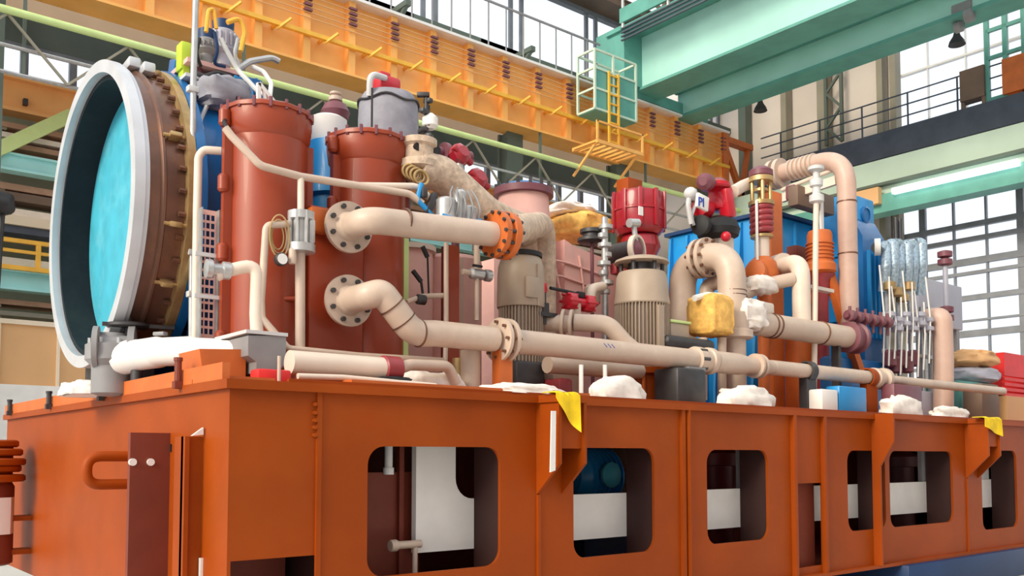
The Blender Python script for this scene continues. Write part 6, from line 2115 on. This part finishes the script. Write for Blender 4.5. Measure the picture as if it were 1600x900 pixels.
while z_ < zmid:
    b.mm(xl, xl + .38, YO - 1.27, YO - 1.23, z_ - .02, z_ + .02)
    z_ += .28
b.build('ladder', m_beam_y, e)
e = thing('rescue_platform', 'yellow ladder platform hanging on the orange girder under the crane cage', 'platform', (xl, YO - .7, zl0 - .1))
b = MB()
for k in range(8):
    xg = p0.x - .05 + (p1.x - p0.x + .1) * k / 7
    b.mm(xg - .04, xg + .04, YO - 1.35, YO - .4, zl0 - .06, zl0)
b.mm(p0.x - .1, p1.x + .1, YO - 1.4, YO - 1.33, zl0 - .1, zl0).mm(p0.x - .1, p1.x + .1, YO - .42, YO - .35, zl0 - .1, zl0)
b.build('floor_grid', m_beam, e)
b = MB()
for x in (p0.x, p1.x):
    b.bar((x, YO - 1.35, zl0 - .06), (x, YO - .3, zl0 - .06), .07).bar((x, YO - 1.3, zl0), (x, YO - .3, zl0 - .8), .06)
b.mm(p0.x - .1, p1.x + .1, YO - 1.4, YO - 1.35, zl0 + .5, zl0 + .55)
for x in (p0.x - .08, p1.x + .08):
    b.mm(x - .03, x + .03, YO - 1.4, YO - 1.35, zl0, zl0 + .55)
b.build('platform_frame', m_beam, e)
# hoist gear under the crane at the right
c = P(1508, 14, X=gb.x + .2)
e = thing('hoist_gear', 'grey hoist gear with cables under the teal crane at top right', 'hoist', (c.x, c.y, c.z - .5))
b = MB()
b.box(c + Vector((0, 0, -.05)), (.5, .5, .3), None, .04).lathe(c + Vector((-.2, -.3, -.3)), (0, 1, 0), [(.12, 0), (.17, .03), (.17, .2), (.12, .23)], 16).lathe(c + Vector((.1, .1, -.35)), (0, 1, 0), [(.1, 0), (.15, .03), (.15, .2), (.1, .23)], 16).bar(c + Vector((-.2, -.2, -.1)), c + Vector((-.2, -.2, -.35)), .06).bar(c + Vector((.1, .2, -.1)), c + Vector((.1, .2, -.4)), .06)
b.build('body', m_grey, e)
b = MB()
for k in range(6):
    b.cyl(c + Vector((-.2 + .08 * k, -.25 + .1 * k, -.1)), c + Vector((-.2 + .08 * k, -.25 + .1 * k, 1.0)), .02, None, 6)
b.split('rope', m_grey, e)

# ------------------------------------------------------------------ light
w = bpy.data.worlds.new('World')
SC.world = w
w.use_nodes = True
bg = w.node_tree.nodes['Background']
bg.inputs['Color'].default_value = (.93, .97, 1, 1)
bg.inputs['Strength'].default_value = 1.15
sl = bpy.data.lights.new('sun', 'SUN')
sl.energy = 2.6
sl.angle = R(25)
sl.color = (1, .9, .7)
so = bpy.data.objects.new('sun', sl)
COL.objects.link(so)
dirv = Vector((.84, .12, -.44))
so.rotation_euler = dirv.to_track_quat('-Z', 'Y').to_euler()
SC.view_settings.view_transform = 'Standard'
SC.view_settings.look = 'None'
SC.view_settings.exposure = 0.25
SC.view_settings.gamma = 1
SC.view_settings.use_curve_mapping = False
SC.cycles.use_denoising = True
SC.cycles.max_bounces = 6
SC.cycles.transparent_max_bounces = 12
